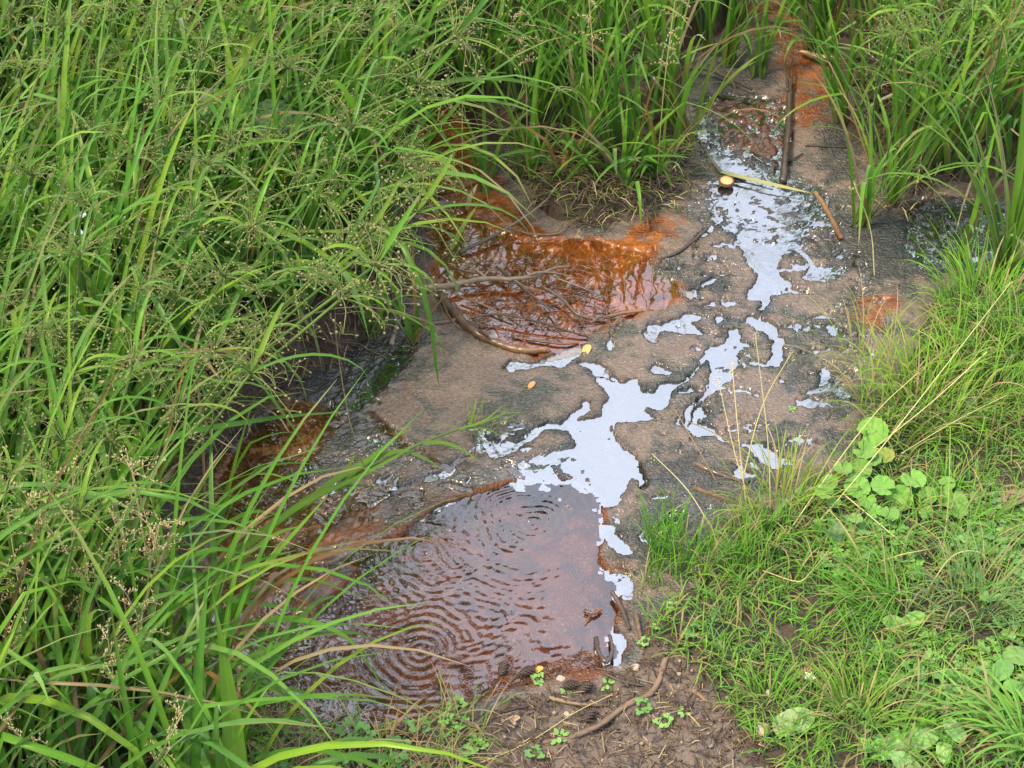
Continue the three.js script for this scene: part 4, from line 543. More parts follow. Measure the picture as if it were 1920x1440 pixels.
STALKS.forEach(([label, ...a], i) => { const r = rng(300 + i), m = new MB(), c = tint(i === 14 ? [0.2, 0.3, 0.05] : i === 6 || i === 7 ? [0.2, 0.13, 0.06] : [0.40, 0.36, 0.15], r), pts = px3(a); const g0 = pts[0].clone(), t = thing('grass_stalk', label, 'grass stalk', g0); rod(m, through(pts.map((p) => p.clone().sub(g0)), 16), 0.0013, 0.0007, c, c, 4); part('stem', m.geo(), dryMat, t); const e = pts[pts.length - 1].clone().sub(g0), m2 = new MB(); for (let k = 0; k < 9; k++) bead(m2, e.clone().add(V3((r() - 0.5) * 0.012, -0.025 * r(), (r() - 0.5) * 0.012)), V3(r() - 0.5, 1, r() - 0.5), 0.005, 0.0009, c); part('seed_tip', m2.geo(), dryMat, t).userData.kind = 'stuff'; });

// broad leaves: an outline r(angle), rings and a little relief
const leafMat = new THREE.MeshPhysicalMaterial({ name: 'soft_leaf', vertexColors: true, roughness: 0.9, transmission: 0.3, thickness: 0, clearcoat: 0.3, clearcoatRoughness: 0.45, side: THREE.DoubleSide });
function leafGeo(out, n, col, relief, r) { // lies in xz, stalk at the origin side (-x)
  const m = new MB(), R = 4, c0 = m.v(0, relief(0, 0), 0, mixc(col, [0.25, 0.33, 0.12], 0.4)); let prev = null;
  for (let k = 1; k <= R; k++) { const ring = []; for (let i = 0; i < n; i++) { const a = i / n * 6.2832, q = out(a) * k / R, x = Math.cos(a) * q, z = Math.sin(a) * q, e = 0.85 + 0.3 * r(); ring.push(m.v(x, relief(x, z), z, [col[0] * e, col[1] * e, col[2] * e])); } for (let i = 0; i < n; i++) { const j = (i + 1) % n; if (prev) m.q(prev[i], prev[j], ring[j], ring[i]); else m.t(c0, ring[j], ring[i]); } prev = ring; }
  const g = m.geo(); return g;
}
const ROUND = (s) => (a) => s * (1 - 0.75 * Math.exp(-(((Math.PI - a) / 0.22) ** 2))) * (1 + 0.04 * Math.cos(a * 17));
const OVAL = (s) => (a) => { const c = Math.cos(a), q = s * (0.62 + 0.38 * c * c) * (c > 0 ? 1 - 0.12 * Math.abs(Math.sin(2 * a)) : 1); return q * (c < 0 ? 0.95 : 1.05); };
{
  const place = (t, px, py, h, size, shape, col, tilt, turn, rr) => { const p = P(px, py, h).sub(t.position), ridg = shape === OVAL ? (x, z) => 0.0012 * Math.cos(z / size * 14) - 0.06 * size * (x / size) ** 2 + 0.12 * Math.abs(z) : (x, z) => 0.28 * Math.hypot(x, z) + 0.1 * x * Math.sin(z / size * 3) + 0.0016 * Math.cos(Math.atan2(z, x) * 9) * Math.hypot(x, z) / size; const l = part('leaf', leafGeo(shape(size), 36, col, ridg, rr), leafMat, t); l.position.copy(p); l.rotation.set(tilt, turn, tilt * 0.7); const m = new MB(), b = V3(p.x * 0.25, -0.0, p.z * 0.25); rod(m, through([b, V3(lerp(b.x, p.x, 0.4), p.y * 0.7, lerp(b.z, p.z, 0.4)), p], 6), 0.0012, 0.0009, [0.16, 0.24, 0.06], [0.16, 0.26, 0.06], 4); part('leaf_stalk', m.geo(), leafMat, t); };
  let b = P(1680, 925), t = thing('marsh_marigold', 'round leaved bright green plant at the mud margin beside the fine grass', 'plant', V3(b.x, groundH(b.x, b.z), b.z)), r = rng(61);
  for (const [x, y, s, k] of [[1637, 812, 0.034], [1622, 848, 0.026], [1630, 862, 0.026], [1660, 855, 0.019, 1], [1606, 916, 0.028], [1622, 938, 0.022], [1655, 914, 0.026], [1712, 902, 0.027], [1688, 934, 0.028], [1776, 908, 0.017], [1786, 940, 0.030], [1798, 962, 0.017], [1555, 905, 0.018], [1545, 925, 0.020], [1563, 945, 0.016], [1603, 975, 0.016], [1580, 880, 0.02], [1740, 930, 0.02], [1735, 960, 0.016], [1668, 965, 0.02], [1640, 960, 0.016], [1615, 880, 0.022]]) place(t, x, y, 0.03 + 0.035 * r(), s * 0.82, ROUND, tint(k ? [0.24, 0.30, 0.03] : [0.12, 0.29, 0.03], r), 0.2 + 0.8 * (r() - 0.5), r() * 6.28, r);
  b = P(1515, 1365); t = thing('plantain_leaf', 'single broad ribbed oval leaf lying flat by the dirt patch', 'leaf', V3(b.x, groundH(b.x, b.z) + 0.004, b.z)); place(t, 1487, 1354, 0.035, 0.034, OVAL, [0.20, 0.30, 0.11], 0.2, 0.35, r);
  b = P(1700, 1180); t = thing('plantain', 'small plant with two smooth oval leaves amid the lawn', 'plant', V3(b.x, groundH(b.x, b.z), b.z)); place(t, 1682, 1172, 0.03, 0.024, OVAL, [0.17, 0.33, 0.06], 0.3, 2.8, r); place(t, 1712, 1162, 0.035, 0.02, OVAL, [0.14, 0.3, 0.04], 0.4, 0.4, r);
  b = P(1565, 1015); t = thing('dock_leaf', 'upright grey green leaf showing its pale underside on the lawn', 'leaf', V3(b.x, groundH(b.x, b.z), b.z)); place(t, 1566, 1003, 0.035, 0.024, OVAL, [0.15, 0.27, 0.12], 0.8, 1.4, r);
  b = P(1750, 1405); t = thing('plantain', 'rosette of broad pale leaves at the bottom of the lawn', 'plant', V3(b.x, groundH(b.x, b.z), b.z)); for (const [x, y, s] of [[1662, 1405, 0.028], [1710, 1395, 0.026], [1735, 1385, 0.024], [1790, 1370, 0.022], [1700, 1435, 0.026], [1770, 1410, 0.02]]) place(t, x, y, 0.03, s, OVAL, tint([0.18, 0.34, 0.10], r), 0.25, r() * 6.28, r);
  b = P(1900, 1270); t = thing('dock', 'clump of wide dark green leaves at the lower right lawn edge', 'plant', V3(b.x, groundH(b.x, b.z), b.z)); for (const [x, y, s] of [[1880, 1255, 0.024], [1910, 1230, 0.026], [1905, 1290, 0.02], [1860, 1285, 0.018]]) place(t, x, y, 0.04, s, OVAL, tint([0.12, 0.28, 0.05], r), 0.3, r() * 6.28, r);
  b = P(400, 205, 0); t = thing('burdock', 'grey green broad leaves half hidden in the tall meadow', 'plant', V3(P(400, 205, 0.33).x, 0.05, P(400, 205, 0.33).z)); for (const [x, y, s] of [[385, 205, 0.042], [425, 200, 0.035], [512, 225, 0.04], [540, 235, 0.03]]) place(t, x, y, 0.30, s, ROUND, tint([0.11, 0.20, 0.09], r), 0.5, r() * 6.28, r);
  // creeping buttercups and other small herbs
  const herb = (seed, lobes, size, col) => { const g = new THREE.Group(), q = rng(seed), n = 4 + Math.floor(q() * 3); for (let k = 0; k < n; k++) { const a = k / n * 6.28 + q(), d = size * (0.8 + 0.9 * q()), y = size * (0.5 + 0.8 * q()), c = tint(col, q), p = V3(Math.cos(a) * d, y, Math.sin(a) * d);
      const shape = lobes === 3 ? (t2) => { const u = Math.abs(t2 > Math.PI ? t2 - 6.2832 : t2); return size * (u > 2.5 ? 0.12 : 0.55 + 0.45 * Math.pow(Math.abs(Math.cos(u * 1.5)), 0.7) - 0.10 * Math.abs(Math.sin(u * 6.5))); } : OVAL(size * 0.75);
      const l = part('leaf', leafGeo(shape, 30, c, (x, z) => 0.12 * Math.hypot(x, z) - 0.08 * Math.abs(z), q), leafMat, g); l.position.copy(p); l.rotation.set(0.5 * (q() - 0.5), -a, 0.5 * (q() - 0.5));
      const m = new MB(); rod(m, through([V3(), V3(p.x * 0.4, p.y * 0.8, p.z * 0.4), p], 5), 0.0008, 0.0006, [0.14, 0.2, 0.05], [0.14, 0.22, 0.05], 3); part('leaf_stalk', m.geo(), leafMat, g); } return g; };
  const hs = [herb(1, 3, 0.0095, [0.13, 0.30, 0.05]), herb(2, 3, 0.008, [0.16, 0.34, 0.06]), herb(3, 3, 0.012, [0.10, 0.27, 0.05]), herb(4, 1, 0.0095, [0.14, 0.31, 0.05]), herb(5, 1, 0.0075, [0.17, 0.35, 0.07])];
  const used5 = new Set(), put = (k, p, label, group, s = 1) => { const o = used5.has(k) ? hs[k].clone() : hs[k]; used5.add(k); o.name = numbered('small_herb'); o.position.set(p.x, Math.max(groundH(p.x, p.z), 0.002), p.z); o.rotation.y = r() * 6.28; o.scale.setScalar(s * (0.75 + 0.5 * r())); tag(o, label, 'small plant', group); scene.add(o); };
  const LL = sampler([1560, 960, 1620, 980, 1700, 1000, 1760, 960, 1925, 880, 1925, 1200, 1760, 1080, 1600, 1110, 1520, 1060], 310), LR = sampler([1640, 1230, 1925, 1180, 1925, 1420, 1600, 1440, 1560, 1330], 311), LA = sampler(LAWN.slice(0, 50), 312), DL = sampler([450, 1360, 760, 1392, 860, 1350, 900, 1400, 840, 1500, 420, 1500], 313);
  for (let k = 0; k < 70; k++) put(k % 3, LL.next(), 'lobed buttercup leaves in the lush patch beneath the round leaved plant', 'buttercup plants of the lush patch');
  for (let k = 0; k < 60; k++) put(k % 5, LR.next(), 'low leafy herb in the lower right part of the lawn', 'low herbs at the lower right of the lawn');
  for (let k = 0; k < 60; k++) { const p = LA.next(); if (p.x < 1.1 && p.z < 0.85) put(k % 5, p, 'tiny leafy herb scattered through the short grass', 'tiny herbs scattered in the lawn', 0.7); }
  for (let k = 0; k < 22; k++) put(k % 3, DL.next(), 'three lobed seedling on the dry grass strip in front of the spring', 'seedlings on the dry strip before the spring', 0.9);
  for (const [x, y, k, l] of [[1008, 1280, 1, 'pale seedling between the dark cones at the spring rim'], [855, 1325, 1, 'light green seedling at the edge of the spring outflow'], [1138, 1290, 3, 'tiny pale sprout at the dirt edge by the film tongue'], [1208, 1215, 1, 'pale seedling beside the dark twigs at the shore'], [1232, 1195, 4, 'whitish sprout standing by the shore twigs'], [1205, 1335, 2, 'flat grey green seedling on the bare dirt'], [1245, 1365, 1, 'second seedling on the bare dirt beside the curved stick'], [1280, 1350, 4, 'tiny sprout at the middle of the bare dirt'], [1255, 1155, 1, 'seedling at the muddy foot of the shore grass'], [1300, 1205, 2, 'lobed herb beside the folded brown leaf'], [1000, 1425, 2, 'lobed seedling at the lower end of the dirt patch'], [1060, 1300, 4, 'tiny yellow green sprout by the dark cones'], [1485, 770, 4, 'little sprout growing on the mud near the pale film pools'], [1048, 1395, 3, 'narrow grassy sprout behind the curved stick'], [1100, 330, 1, 'small green seedling on the far bank by the mossy hump']]) put(k, P(x, y), l, undefined, 0.8);
  // mossy hump
  const mp = P(1060, 360), mo = thing('moss_cushion', 'yellow brown moss cushion on the rim of the far bank', 'moss', V3(mp.x, 0.004, mp.z)), mm = new MB(), mr = rng(62); for (let k = 0; k < 700; k++) { const a = mr() * 6.28, q = Math.sqrt(mr()) * 0.035, y = 0.022 * (1 - (q / 0.035) ** 2); strip(mm, grow(V3(Math.cos(a) * q * 1.3, y, Math.sin(a) * q), a, 0.3 * mr() + q * 12, 0.008 + 0.01 * mr(), 1, 3), 0.0016, { color: tint(mr() < 0.6 ? [0.17, 0.12, 0.02] : [0.10, 0.14, 0.02], mr), flat: 1 }); } part('moss', mm.geo(), fineMat, mo).userData.kind = 'stuff';
  // two pale blue forget-me-nots
  [[153, 404, 'small pale blue flower higher up in the tall meadow'], [147, 438, 'small pale blue flower lower down in the tall meadow']].forEach(([x, y, l]) => { const p = P(x, y, 0.4), f = thing('forget_me_not', l, 'flower', p); const m = new MB(); rod(m, [V3(0, -0.35, 0), V3(0.01, -0.15, 0), V3()], 0.001, 0.0008, [0.1, 0.2, 0.04], [0.1, 0.2, 0.04], 3); part('stem', m.geo(), fineMat, f); for (let k = 0; k < 5; k++) { const g = leafGeo((a) => 0.004, 10, [0.62, 0.72, 0.9], () => 0, mr), q = part('petal', g, leafMat, f); q.position.set(Math.cos(k * 1.257) * 0.0045, 0.002, Math.sin(k * 1.257) * 0.0045); q.rotation.set(0.5, 0, 0); } });
}
// ---------------------------------------------------------------- sticks, twigs, cones, leaves and litter
const barkBump = dataTex(64, 256, (u, v, o) => { o[0] = o[1] = o[2] = 0.5 + 0.35 * fbm(u * 24, v * 20, 3) + 0.25 * noise(u * 40, v * 6); });
const barkMat = new THREE.MeshStandardMaterial({ name: 'bark', vertexColors: true, bumpMap: barkBump, bumpScale: 0.001, roughness: 0.75 });
const wetBark = new THREE.MeshPhysicalMaterial({ name: 'wet_bark', vertexColors: true, bumpMap: barkBump, bumpScale: 0.001, roughness: 0.6, clearcoat: 0.5, clearcoatRoughness: 0.2 });
const lie = (a, lift) => { const r = []; for (let i = 0; i < a.length; i += 3) { const p = P(a[i], a[i + 1], a[i + 2]); const g = Math.max(at(F.poolWide, p.x, p.z) > 0.15 ? Math.max(mudH(p.x, p.z), 0) : -1, groundH(p.x, p.z)); if (a[i + 2] === 0) p.y = g + lift; r.push(p); } return r; };
let stickSeed = 900;
function stick(name, label, cat, r0, r1, c0, c1, main, twigs = [], mat = barkMat, bend = 0.5) {
  const r = rng(stickSeed++), pts = lie(main, r0 * 0.7), o = pts[0].clone(), t = thing(name, label, cat, o), jig = (list) => through(list.map((p, i) => p.clone().sub(o).add(i && i < list.length - 1 ? V3((r() - 0.5), (r() - 0.5) * 0.3, (r() - 0.5)).multiplyScalar(0.009 * bend) : V3())), list.length * 7);
  let m = new MB(); rod(m, jig(pts), r0, r1, c0, c1, 8, 0.22, r); part('branch', m.geo(), mat, t);
  for (const [q0, ...a] of twigs) { m = new MB(); const tp = lie(a, q0 + r0 * 0.4); rod(m, jig(tp), q0, q0 * 0.4, c0, c1, 5, 0.22, r); part('twig', m.geo(), mat, t); }
  return t;
}
const GREY = [0.16, 0.13, 0.10], DK = [0.035, 0.024, 0.018], MID = [0.10, 0.066, 0.042], RUSTY = [0.20, 0.075, 0.022];
stick('curved_stick', 'long curved grey brown stick lying across the bare dirt', 'stick', 0.0052, 0.0028, [0.15, 0.10, 0.065], [0.09, 0.064, 0.045], [1246, 1250, 0, 1222, 1295, 0.012, 1172, 1325, 0.014, 1122, 1360, 0.014, 1060, 1386, 0.012, 1000, 1394, 0.01, 940, 1388, 0.01, 880, 1374, 0, 850, 1362, 0]);
stick('stake', 'dark weathered stake lying in the film beside the orange stream', 'stick', 0.0080, 0.0062, DK, [0.06, 0.035, 0.025], [1468, 347, 0, 1474, 300, 0.02, 1478, 240, 0.022, 1480, 180, 0.022, 1482, 150, 0.022], [[0.0035, 1478, 170, 0.03, 1474, 140, 0.03, 1473, 118, 0.03], [0.003, 1484, 160, 0.03, 1486, 130, 0.03, 1486, 110, 0.03]], wetBark);
stick('forked_branch', 'grey dead branch with forks stretched over the ochre pool', 'branch', 0.0065, 0.0025, [0.24, 0.19, 0.12], [0.11, 0.085, 0.07], [768, 541, 0.02, 840, 535, 0.02, 905, 523, 0.02, 965, 523, 0.02, 1010, 516, 0.02, 1040, 503, 0.02, 1068, 499, 0.02], [[0.003, 915, 523, 0.02, 880, 498, 0.02, 852, 482, 0.02], [0.003, 985, 520, 0.02, 1005, 512, 0.03, 1045, 512, 0.02, 1075, 520, 0.015], [0.002, 905, 523, 0.02, 920, 505, 0.02, 960, 512, 0.015], [0.003, 960, 524, 0.02, 990, 540, 0.015, 1040, 550, 0.01]]);
stick('curved_branch', 'thick dark curved branch along the near rim of the ochre pool', 'branch', 0.0095, 0.006, DK, [0.15, 0.07, 0.03], [822, 552, 0.02, 850, 583, 0.012, 885, 618, 0.012, 930, 643, 0.01, 980, 657, 0.008, 1026, 663, 0], [[0.004, 885, 612, 0.01, 915, 628, 0.03, 905, 620, 0.04], [0.0035, 826, 560, 0.02, 845, 600, 0.02, 862, 615, 0.015]], wetBark);
stick('peg', 'short grey stick leaning at the meadow edge left of the ochre pool', 'stick', 0.005, 0.004, [0.26, 0.21, 0.16], GREY, [734, 650, 0, 741, 615, 0.02, 756, 572, 0.04]);
stick('dark_stick', 'dark straight stick half sunk at the rim between meadow and mud', 'stick', 0.006, 0.005, DK, MID, [742, 613, 0, 800, 608, 0.006, 862, 606, 0], [], wetBark);
stick('twig', 'thin black curved twig across the mud right of the ochre pool', 'twig', 0.0045, 0.0022, DK, DK, [1326, 428, 0.014, 1302, 450, 0.006, 1272, 474, 0.01, 1226, 489, 0.006], [[0.0015, 1240, 486, 0.01, 1232, 500, 0.006]], wetBark);
stick('forked_twig', 'forked twig leaning over the orange deposit to the far bank', 'twig', 0.0042, 0.0022, MID, GREY, [862, 473, 0.01, 912, 448, 0.015, 955, 426, 0.02, 1000, 396, 0.03, 1032, 368, 0.04], [[0.0028, 955, 427, 0.02, 995, 439, 0.015, 1048, 437, 0.01, 1066, 415, 0.015]]);
stick('twig', 'rusty twig with side shoots in the middle of the ochre pool', 'twig', 0.004, 0.002, [0.07, 0.04, 0.025], MID, [1018, 538, 0.018, 1052, 560, 0.015, 1082, 588, 0.012, 1118, 598, 0.008, 1142, 603, 0.004], [[0.002, 1082, 588, 0.01, 1092, 610, 0.008, 1086, 600, 0.008], [0.002, 1050, 558, 0.015, 1085, 556, 0.01, 1120, 575, 0.008], [0.0018, 1118, 598, 0.01, 1150, 590, 0.01, 1135, 575, 0.012]], wetBark);
stick('twig', 'stout rust coated twig at the near right rim of the ochre pool', 'twig', 0.0035, 0.004, MID, RUSTY, [1112, 602, 0.006, 1160, 590, 0.008, 1206, 582, 0.006], [[0.003, 1165, 592, 0.008, 1150, 610, 0.006, 1130, 622, 0.004]], wetBark);
stick('twig', 'slender twig bowed above the near side of the ochre pool', 'twig', 0.0026, 0.0018, MID, DK, [880, 596, 0.015, 935, 590, 0.02, 1000, 602, 0.02, 1055, 618, 0.012, 1102, 632, 0.006], [[0.0016, 1000, 602, 0.02, 985, 590, 0.02, 1010, 580, 0.015]]);
stick('twig', 'short dark twig poking from the film beside the ochre pool', 'twig', 0.004, 0.003, DK, DK, [942, 690, 0.004, 950, 682, 0.012, 958, 673, 0.022], [], wetBark);
stick('twig', 'fine twig over the left corner of the ochre pool', 'twig', 0.0022, 0.0014, DK, MID, [822, 520, 0.012, 845, 505, 0.02, 880, 510, 0.02, 925, 515, 0.015], [[0.0014, 850, 505, 0.02, 852, 488, 0.02]]);
stick('twig', 'submerged looking dark twig along the bottom of the ochre pool', 'twig', 0.003, 0.002, DK, RUSTY, [960, 632, 0.004, 1010, 640, 0.006, 1060, 645, 0.006, 1085, 642, 0.004], [[0.002, 1020, 642, 0.006, 1040, 628, 0.01]], wetBark);
stick('twig', 'dark twig lying criss cross over the forked branch in the ochre pool', 'twig', 0.0028, 0.0016, DK, MID, [930, 500, 0.02, 985, 545, 0.02, 1030, 580, 0.012, 1052, 622, 0.006], [[0.0016, 985, 545, 0.02, 975, 580, 0.012], [0.0016, 1020, 572, 0.012, 1055, 570, 0.01]], wetBark);
stick('twig', 'thin rusty twig slanting through the left half of the ochre pool', 'twig', 0.0024, 0.0016, MID, RUSTY, [862, 556, 0.012, 910, 575, 0.012, 962, 600, 0.008], [[0.0014, 910, 575, 0.012, 925, 555, 0.014]], wetBark);
stick('twig', 'fine forked twig over the right half of the ochre pool', 'twig', 0.0022, 0.0014, MID, DK, [1045, 522, 0.014, 1090, 540, 0.012, 1140, 560, 0.006], [[0.0014, 1090, 540, 0.012, 1110, 525, 0.012]], wetBark);
stick('long_twig', 'long grey dead twig slanting through the sedges of the far right bank', 'twig', 0.004, 0.0055, [0.20, 0.17, 0.14], [0.17, 0.16, 0.15], [1588, 236, 0.01, 1632, 200, 0.06, 1690, 172, 0.10, 1770, 150, 0.13, 1840, 134, 0.15, 1940, 116, 0.19], [[0.003, 1690, 160, 0.11, 1650, 120, 0.12, 1612, 88, 0.13]]);
stick('twig', 'short brown stick on the lawn beside the bare dirt', 'twig', 0.0045, 0.003, [0.19, 0.12, 0.07], MID, [1298, 1306, 0, 1340, 1325, 0.008, 1392, 1327, 0]);
stick('stick', 'dark crooked stick standing out of the shore grass', 'stick', 0.006, 0.003, DK, [0.12, 0.09, 0.07], [1440, 1140, 0, 1452, 1170, 0.012, 1468, 1205, 0.012, 1494, 1248, 0]);
stick('stick', 'dark straight stick at the lower right lawn edge above a brown cone', 'stick', 0.0065, 0.006, [0.05, 0.035, 0.025], DK, [1768, 1338, 0, 1850, 1333, 0.012, 1940, 1334, 0.012]);
stick('twig', 'greenish bent twig in the film channel above the wood disc', 'twig', 0.003, 0.0045, DK, [0.10, 0.11, 0.05], [1304, 256, 0.02, 1322, 282, 0.014, 1340, 310, 0.01, 1354, 326, 0.006], [[0.003, 1354, 326, 0.008, 1400, 332, 0.008, 1450, 345, 0.008]], wetBark);
stick('twig', 'dark twig on the bare mud right of the stake', 'twig', 0.0035, 0.0025, DK, DK, [1510, 272, 0.008, 1550, 274, 0.008, 1596, 276, 0.006], [], wetBark);
stick('twig', 'dark twig arched beside the foot of the stake', 'twig', 0.0022, 0.0018, DK, DK, [1410, 285, 0.006, 1450, 300, 0.01, 1480, 300, 0.012, 1505, 288, 0.01], [], wetBark);
stick('twig', 'dead twig under the sedges where the stream enters', 'twig', 0.005, 0.003, MID, DK, [1262, 128, 0.03, 1320, 130, 0.03, 1370, 148, 0.03, 1410, 168, 0.02], [[0.0025, 1370, 148, 0.03, 1390, 178, 0.02, 1420, 172, 0.02]]);
stick('twig', 'dark twig pointing down at the shore below the mud film', 'twig', 0.004, 0.0028, [0.08, 0.05, 0.035], DK, [1148, 1110, 0.012, 1165, 1145, 0.012, 1180, 1180, 0.012], [], wetBark);
stick('twig', 'upright brown twig among the roots at the shore corner', 'twig', 0.0038, 0.003, MID, [0.14, 0.09, 0.06], [1192, 1150, 0.015, 1200, 1180, 0.012, 1206, 1218, 0.004]);
stick('twig', 'black bent root looped over the film tongue by the shore', 'root', 0.0042, 0.003, DK, [0.06, 0.04, 0.03], [1118, 1196, 0.006, 1122, 1222, 0.012, 1135, 1242, 0.012, 1146, 1222, 0.014, 1143, 1192, 0.008], [[0.002, 1128, 1230, 0.01, 1136, 1250, 0.006]], wetBark);
stick('twig', 'rusty twig sunk in the shallow film before the shore corner', 'twig', 0.0035, 0.0025, DK, RUSTY, [1096, 1145, 0.005, 1110, 1150, 0.006, 1128, 1142, 0.005], [[0.0022, 1110, 1150, 0.006, 1096, 1168, 0.004]], wetBark);
stick('twig', 'dark root stub at the mud below the pale grass stalks', 'root', 0.006, 0.003, [0.10, 0.06, 0.035], DK, [1305, 870, 0.004, 1345, 888, 0.006, 1390, 902, 0.004], [], wetBark);
stick('twig', 'brown root lying in the dark mud off the near shore grass', 'root', 0.005, 0.003, [0.12, 0.07, 0.035], MID, [1300, 915, 0.004, 1345, 930, 0.006, 1385, 945, 0.004]);
stick('twig', 'black twig lying on the bare dirt near the spring', 'twig', 0.003, 0.002, DK, [0.07, 0.05, 0.04], [938, 1346, 0, 965, 1330, 0.012, 990, 1328, 0]);
stick('twig', 'pale broken stick end on the dirt behind the curved stick', 'twig', 0.0032, 0.0022, [0.26, 0.18, 0.10], MID, [1030, 1314, 0, 1080, 1318, 0.012, 1140, 1326, 0]);
stick('twig', 'thin dark twig crossing the dirt above the curved stick', 'twig', 0.002, 0.0015, MID, DK, [965, 1310, 0, 1010, 1325, 0.012, 1032, 1352, 0]);
stick('twig', 'thin brown twig at the lower middle of the bare dirt', 'twig', 0.0022, 0.0015, MID, MID, [1262, 1362, 0, 1310, 1382, 0.01, 1345, 1398, 0]);
stick('twig', 'short brown twig leaning on the curved stick end', 'twig', 0.0022, 0.0016, MID, DK, [1132, 1268, 0, 1170, 1280, 0.012, 1205, 1292, 0]);
stick('dead_leaf_stalk', 'brown broken sedge stem at the foot of the tuft on the bluish mud', 'dead stem', 0.006, 0.0045, [0.13, 0.06, 0.025], [0.17, 0.10, 0.04], [1578, 448, 0.006, 1562, 415, 0.03, 1545, 385, 0.05, 1528, 360, 0.06]);
// roots hanging from the far bank: alike
{ const r = rng(71), g0 = []; for (const [x, y] of [[1075, 365], [1103, 360], [1128, 358], [1150, 372], [1180, 372], [1205, 378], [1228, 372], [1090, 385], [1140, 390], [1215, 388]]) { const p = P(x, y, 0.03), t = thing('hanging_root', 'thin brown root hanging from the rim of the far bank', 'root', p, 'roots hanging from the far bank'), m = new MB(); rod(m, through([V3(), V3(0.006 * (r() - 0.5), -0.01, 0.02), V3(0.03 * (r() - 0.5), -0.022, 0.045 + 0.02 * r())], 9), 0.0016, 0.0008, MID, DK, 4, 0.1, r); part('root', m.geo(), barkMat, t); const m2 = new MB(); rod(m2, through([V3(0, -0.008, 0.012), V3(0.012 * (r() - 0.5), -0.016, 0.03)], 4), 0.001, 0.0006, MID, DK, 3); part('rootlet', m2.geo(), barkMat, t); } }
{ // thatch on the far bank
  const m = new MB(), s = sampler([930, 290, 1000, 330, 1000, 390, 1100, 435, 1180, 408, 1265, 385, 1300, 340, 1290, 280, 1200, 320, 1100, 330, 1000, 300], 611), r = s.r;
  for (let k = 0; k < 1500; k++) { const p = s.next(), c = tint(r() < 0.07 ? STRAW : r() < 0.5 ? MID : r() < 0.6 ? [0.10, 0.14, 0.02] : DK, r); p.y = Math.max(p.y, 0) + 0.006 * r(); strip(m, grow(p, 1.57 + (r() - 0.5) * 4.5, 0.5 + r(), 0.02 + 0.07 * r(), 0.8 + 2 * r(), 5), 0.0016 + 0.002 * r() * r(), { color: c, flat: 1 }); }
  const s4 = sampler([1500, 60, 1600, 130, 1620, 250, 1670, 330, 1640, 420, 1800, 350, 1700, 200, 1600, 60], 612); for (let k = 0; k < 500; k++) { const p = s4.next(), c = tint(r() < 0.15 ? STRAW : r() < 0.6 ? MID : DK, r); p.y = Math.max(p.y, 0) + 0.01 * r(); strip(m, grow(p, r() * 6.28, 0.5 + r(), 0.03 + 0.10 * r(), 0.8 + 2 * r(), 5), 0.0018 + 0.003 * r() * r(), { color: c, flat: 1 }); }
  const s5 = sampler([760, 330, 770, 470, 750, 570, 690, 640, 600, 690, 500, 760, 420, 840, 370, 960, 330, 940, 380, 800, 470, 700, 600, 630, 700, 560, 730, 440, 740, 330], 613); for (let k = 0; k < 1100; k++) { const p = s5.next(), c = tint(r() < 0.12 ? STRAW : r() < 0.6 ? MID : DK, r); p.y = Math.max(p.y, 0) + 0.008 * r(); strip(m, grow(p, 0.4 + (r() - 0.5) * 4, 0.6 + r(), 0.03 + 0.09 * r(), 1 + 2 * r(), 5), 0.0018 + 0.003 * r() * r(), { color: c, flat: 1 }); }
  stuff('thatch', m.geo(), dryMat, 'brown dead stems and thatch matted along the rims of the banks', 'thatch');
}
// dead sedge leaves lying or standing round the ochre pool
[['bleached strap leaf lying in the reeds by the orange stream', 1500, 95, 0.03, 1540, 105, 0.04, 1610, 112, 0.04], ['tan dead leaf standing in the grey mud shelf', 1062, 375, 0.0, 1045, 340, 0.03, 990, 318, 0.06], ['brown dead leaf upright beside the ochre flow', 905, 350, 0.0, 910, 300, 0.05, 912, 262, 0.10], ['tan dead leaf hanging in front of the ochre flow', 875, 395, 0.0, 882, 370, 0.03, 895, 345, 0.05], ['long pale strap leaf lying on the bluish mud by the wood disc', 1352, 322, 0.012, 1400, 334, 0.014, 1460, 348, 0.014, 1522, 362, 0.01], ['green yellow leaf bent over the ochre mud', 845, 470, 0.0, 865, 430, 0.03, 895, 385, 0.06]].forEach(([l, ...a], i) => { const p = px3(a), o = p[0].clone(), t = thing('dead_leaf', l, 'dead leaf', o), c = i === 4 ? [0.22, 0.22, 0.09] : i === 5 ? [0.2, 0.26, 0.03] : i === 2 ? [0.2, 0.12, 0.07] : [0.34, 0.25, 0.17]; leafMesh(through(p.map((q) => q.clone().sub(o)), 12), 0.011, { color: c, base: c, fold: 0.25, twist: 0.5 }, t, dryMat).name = 'leaf'; });
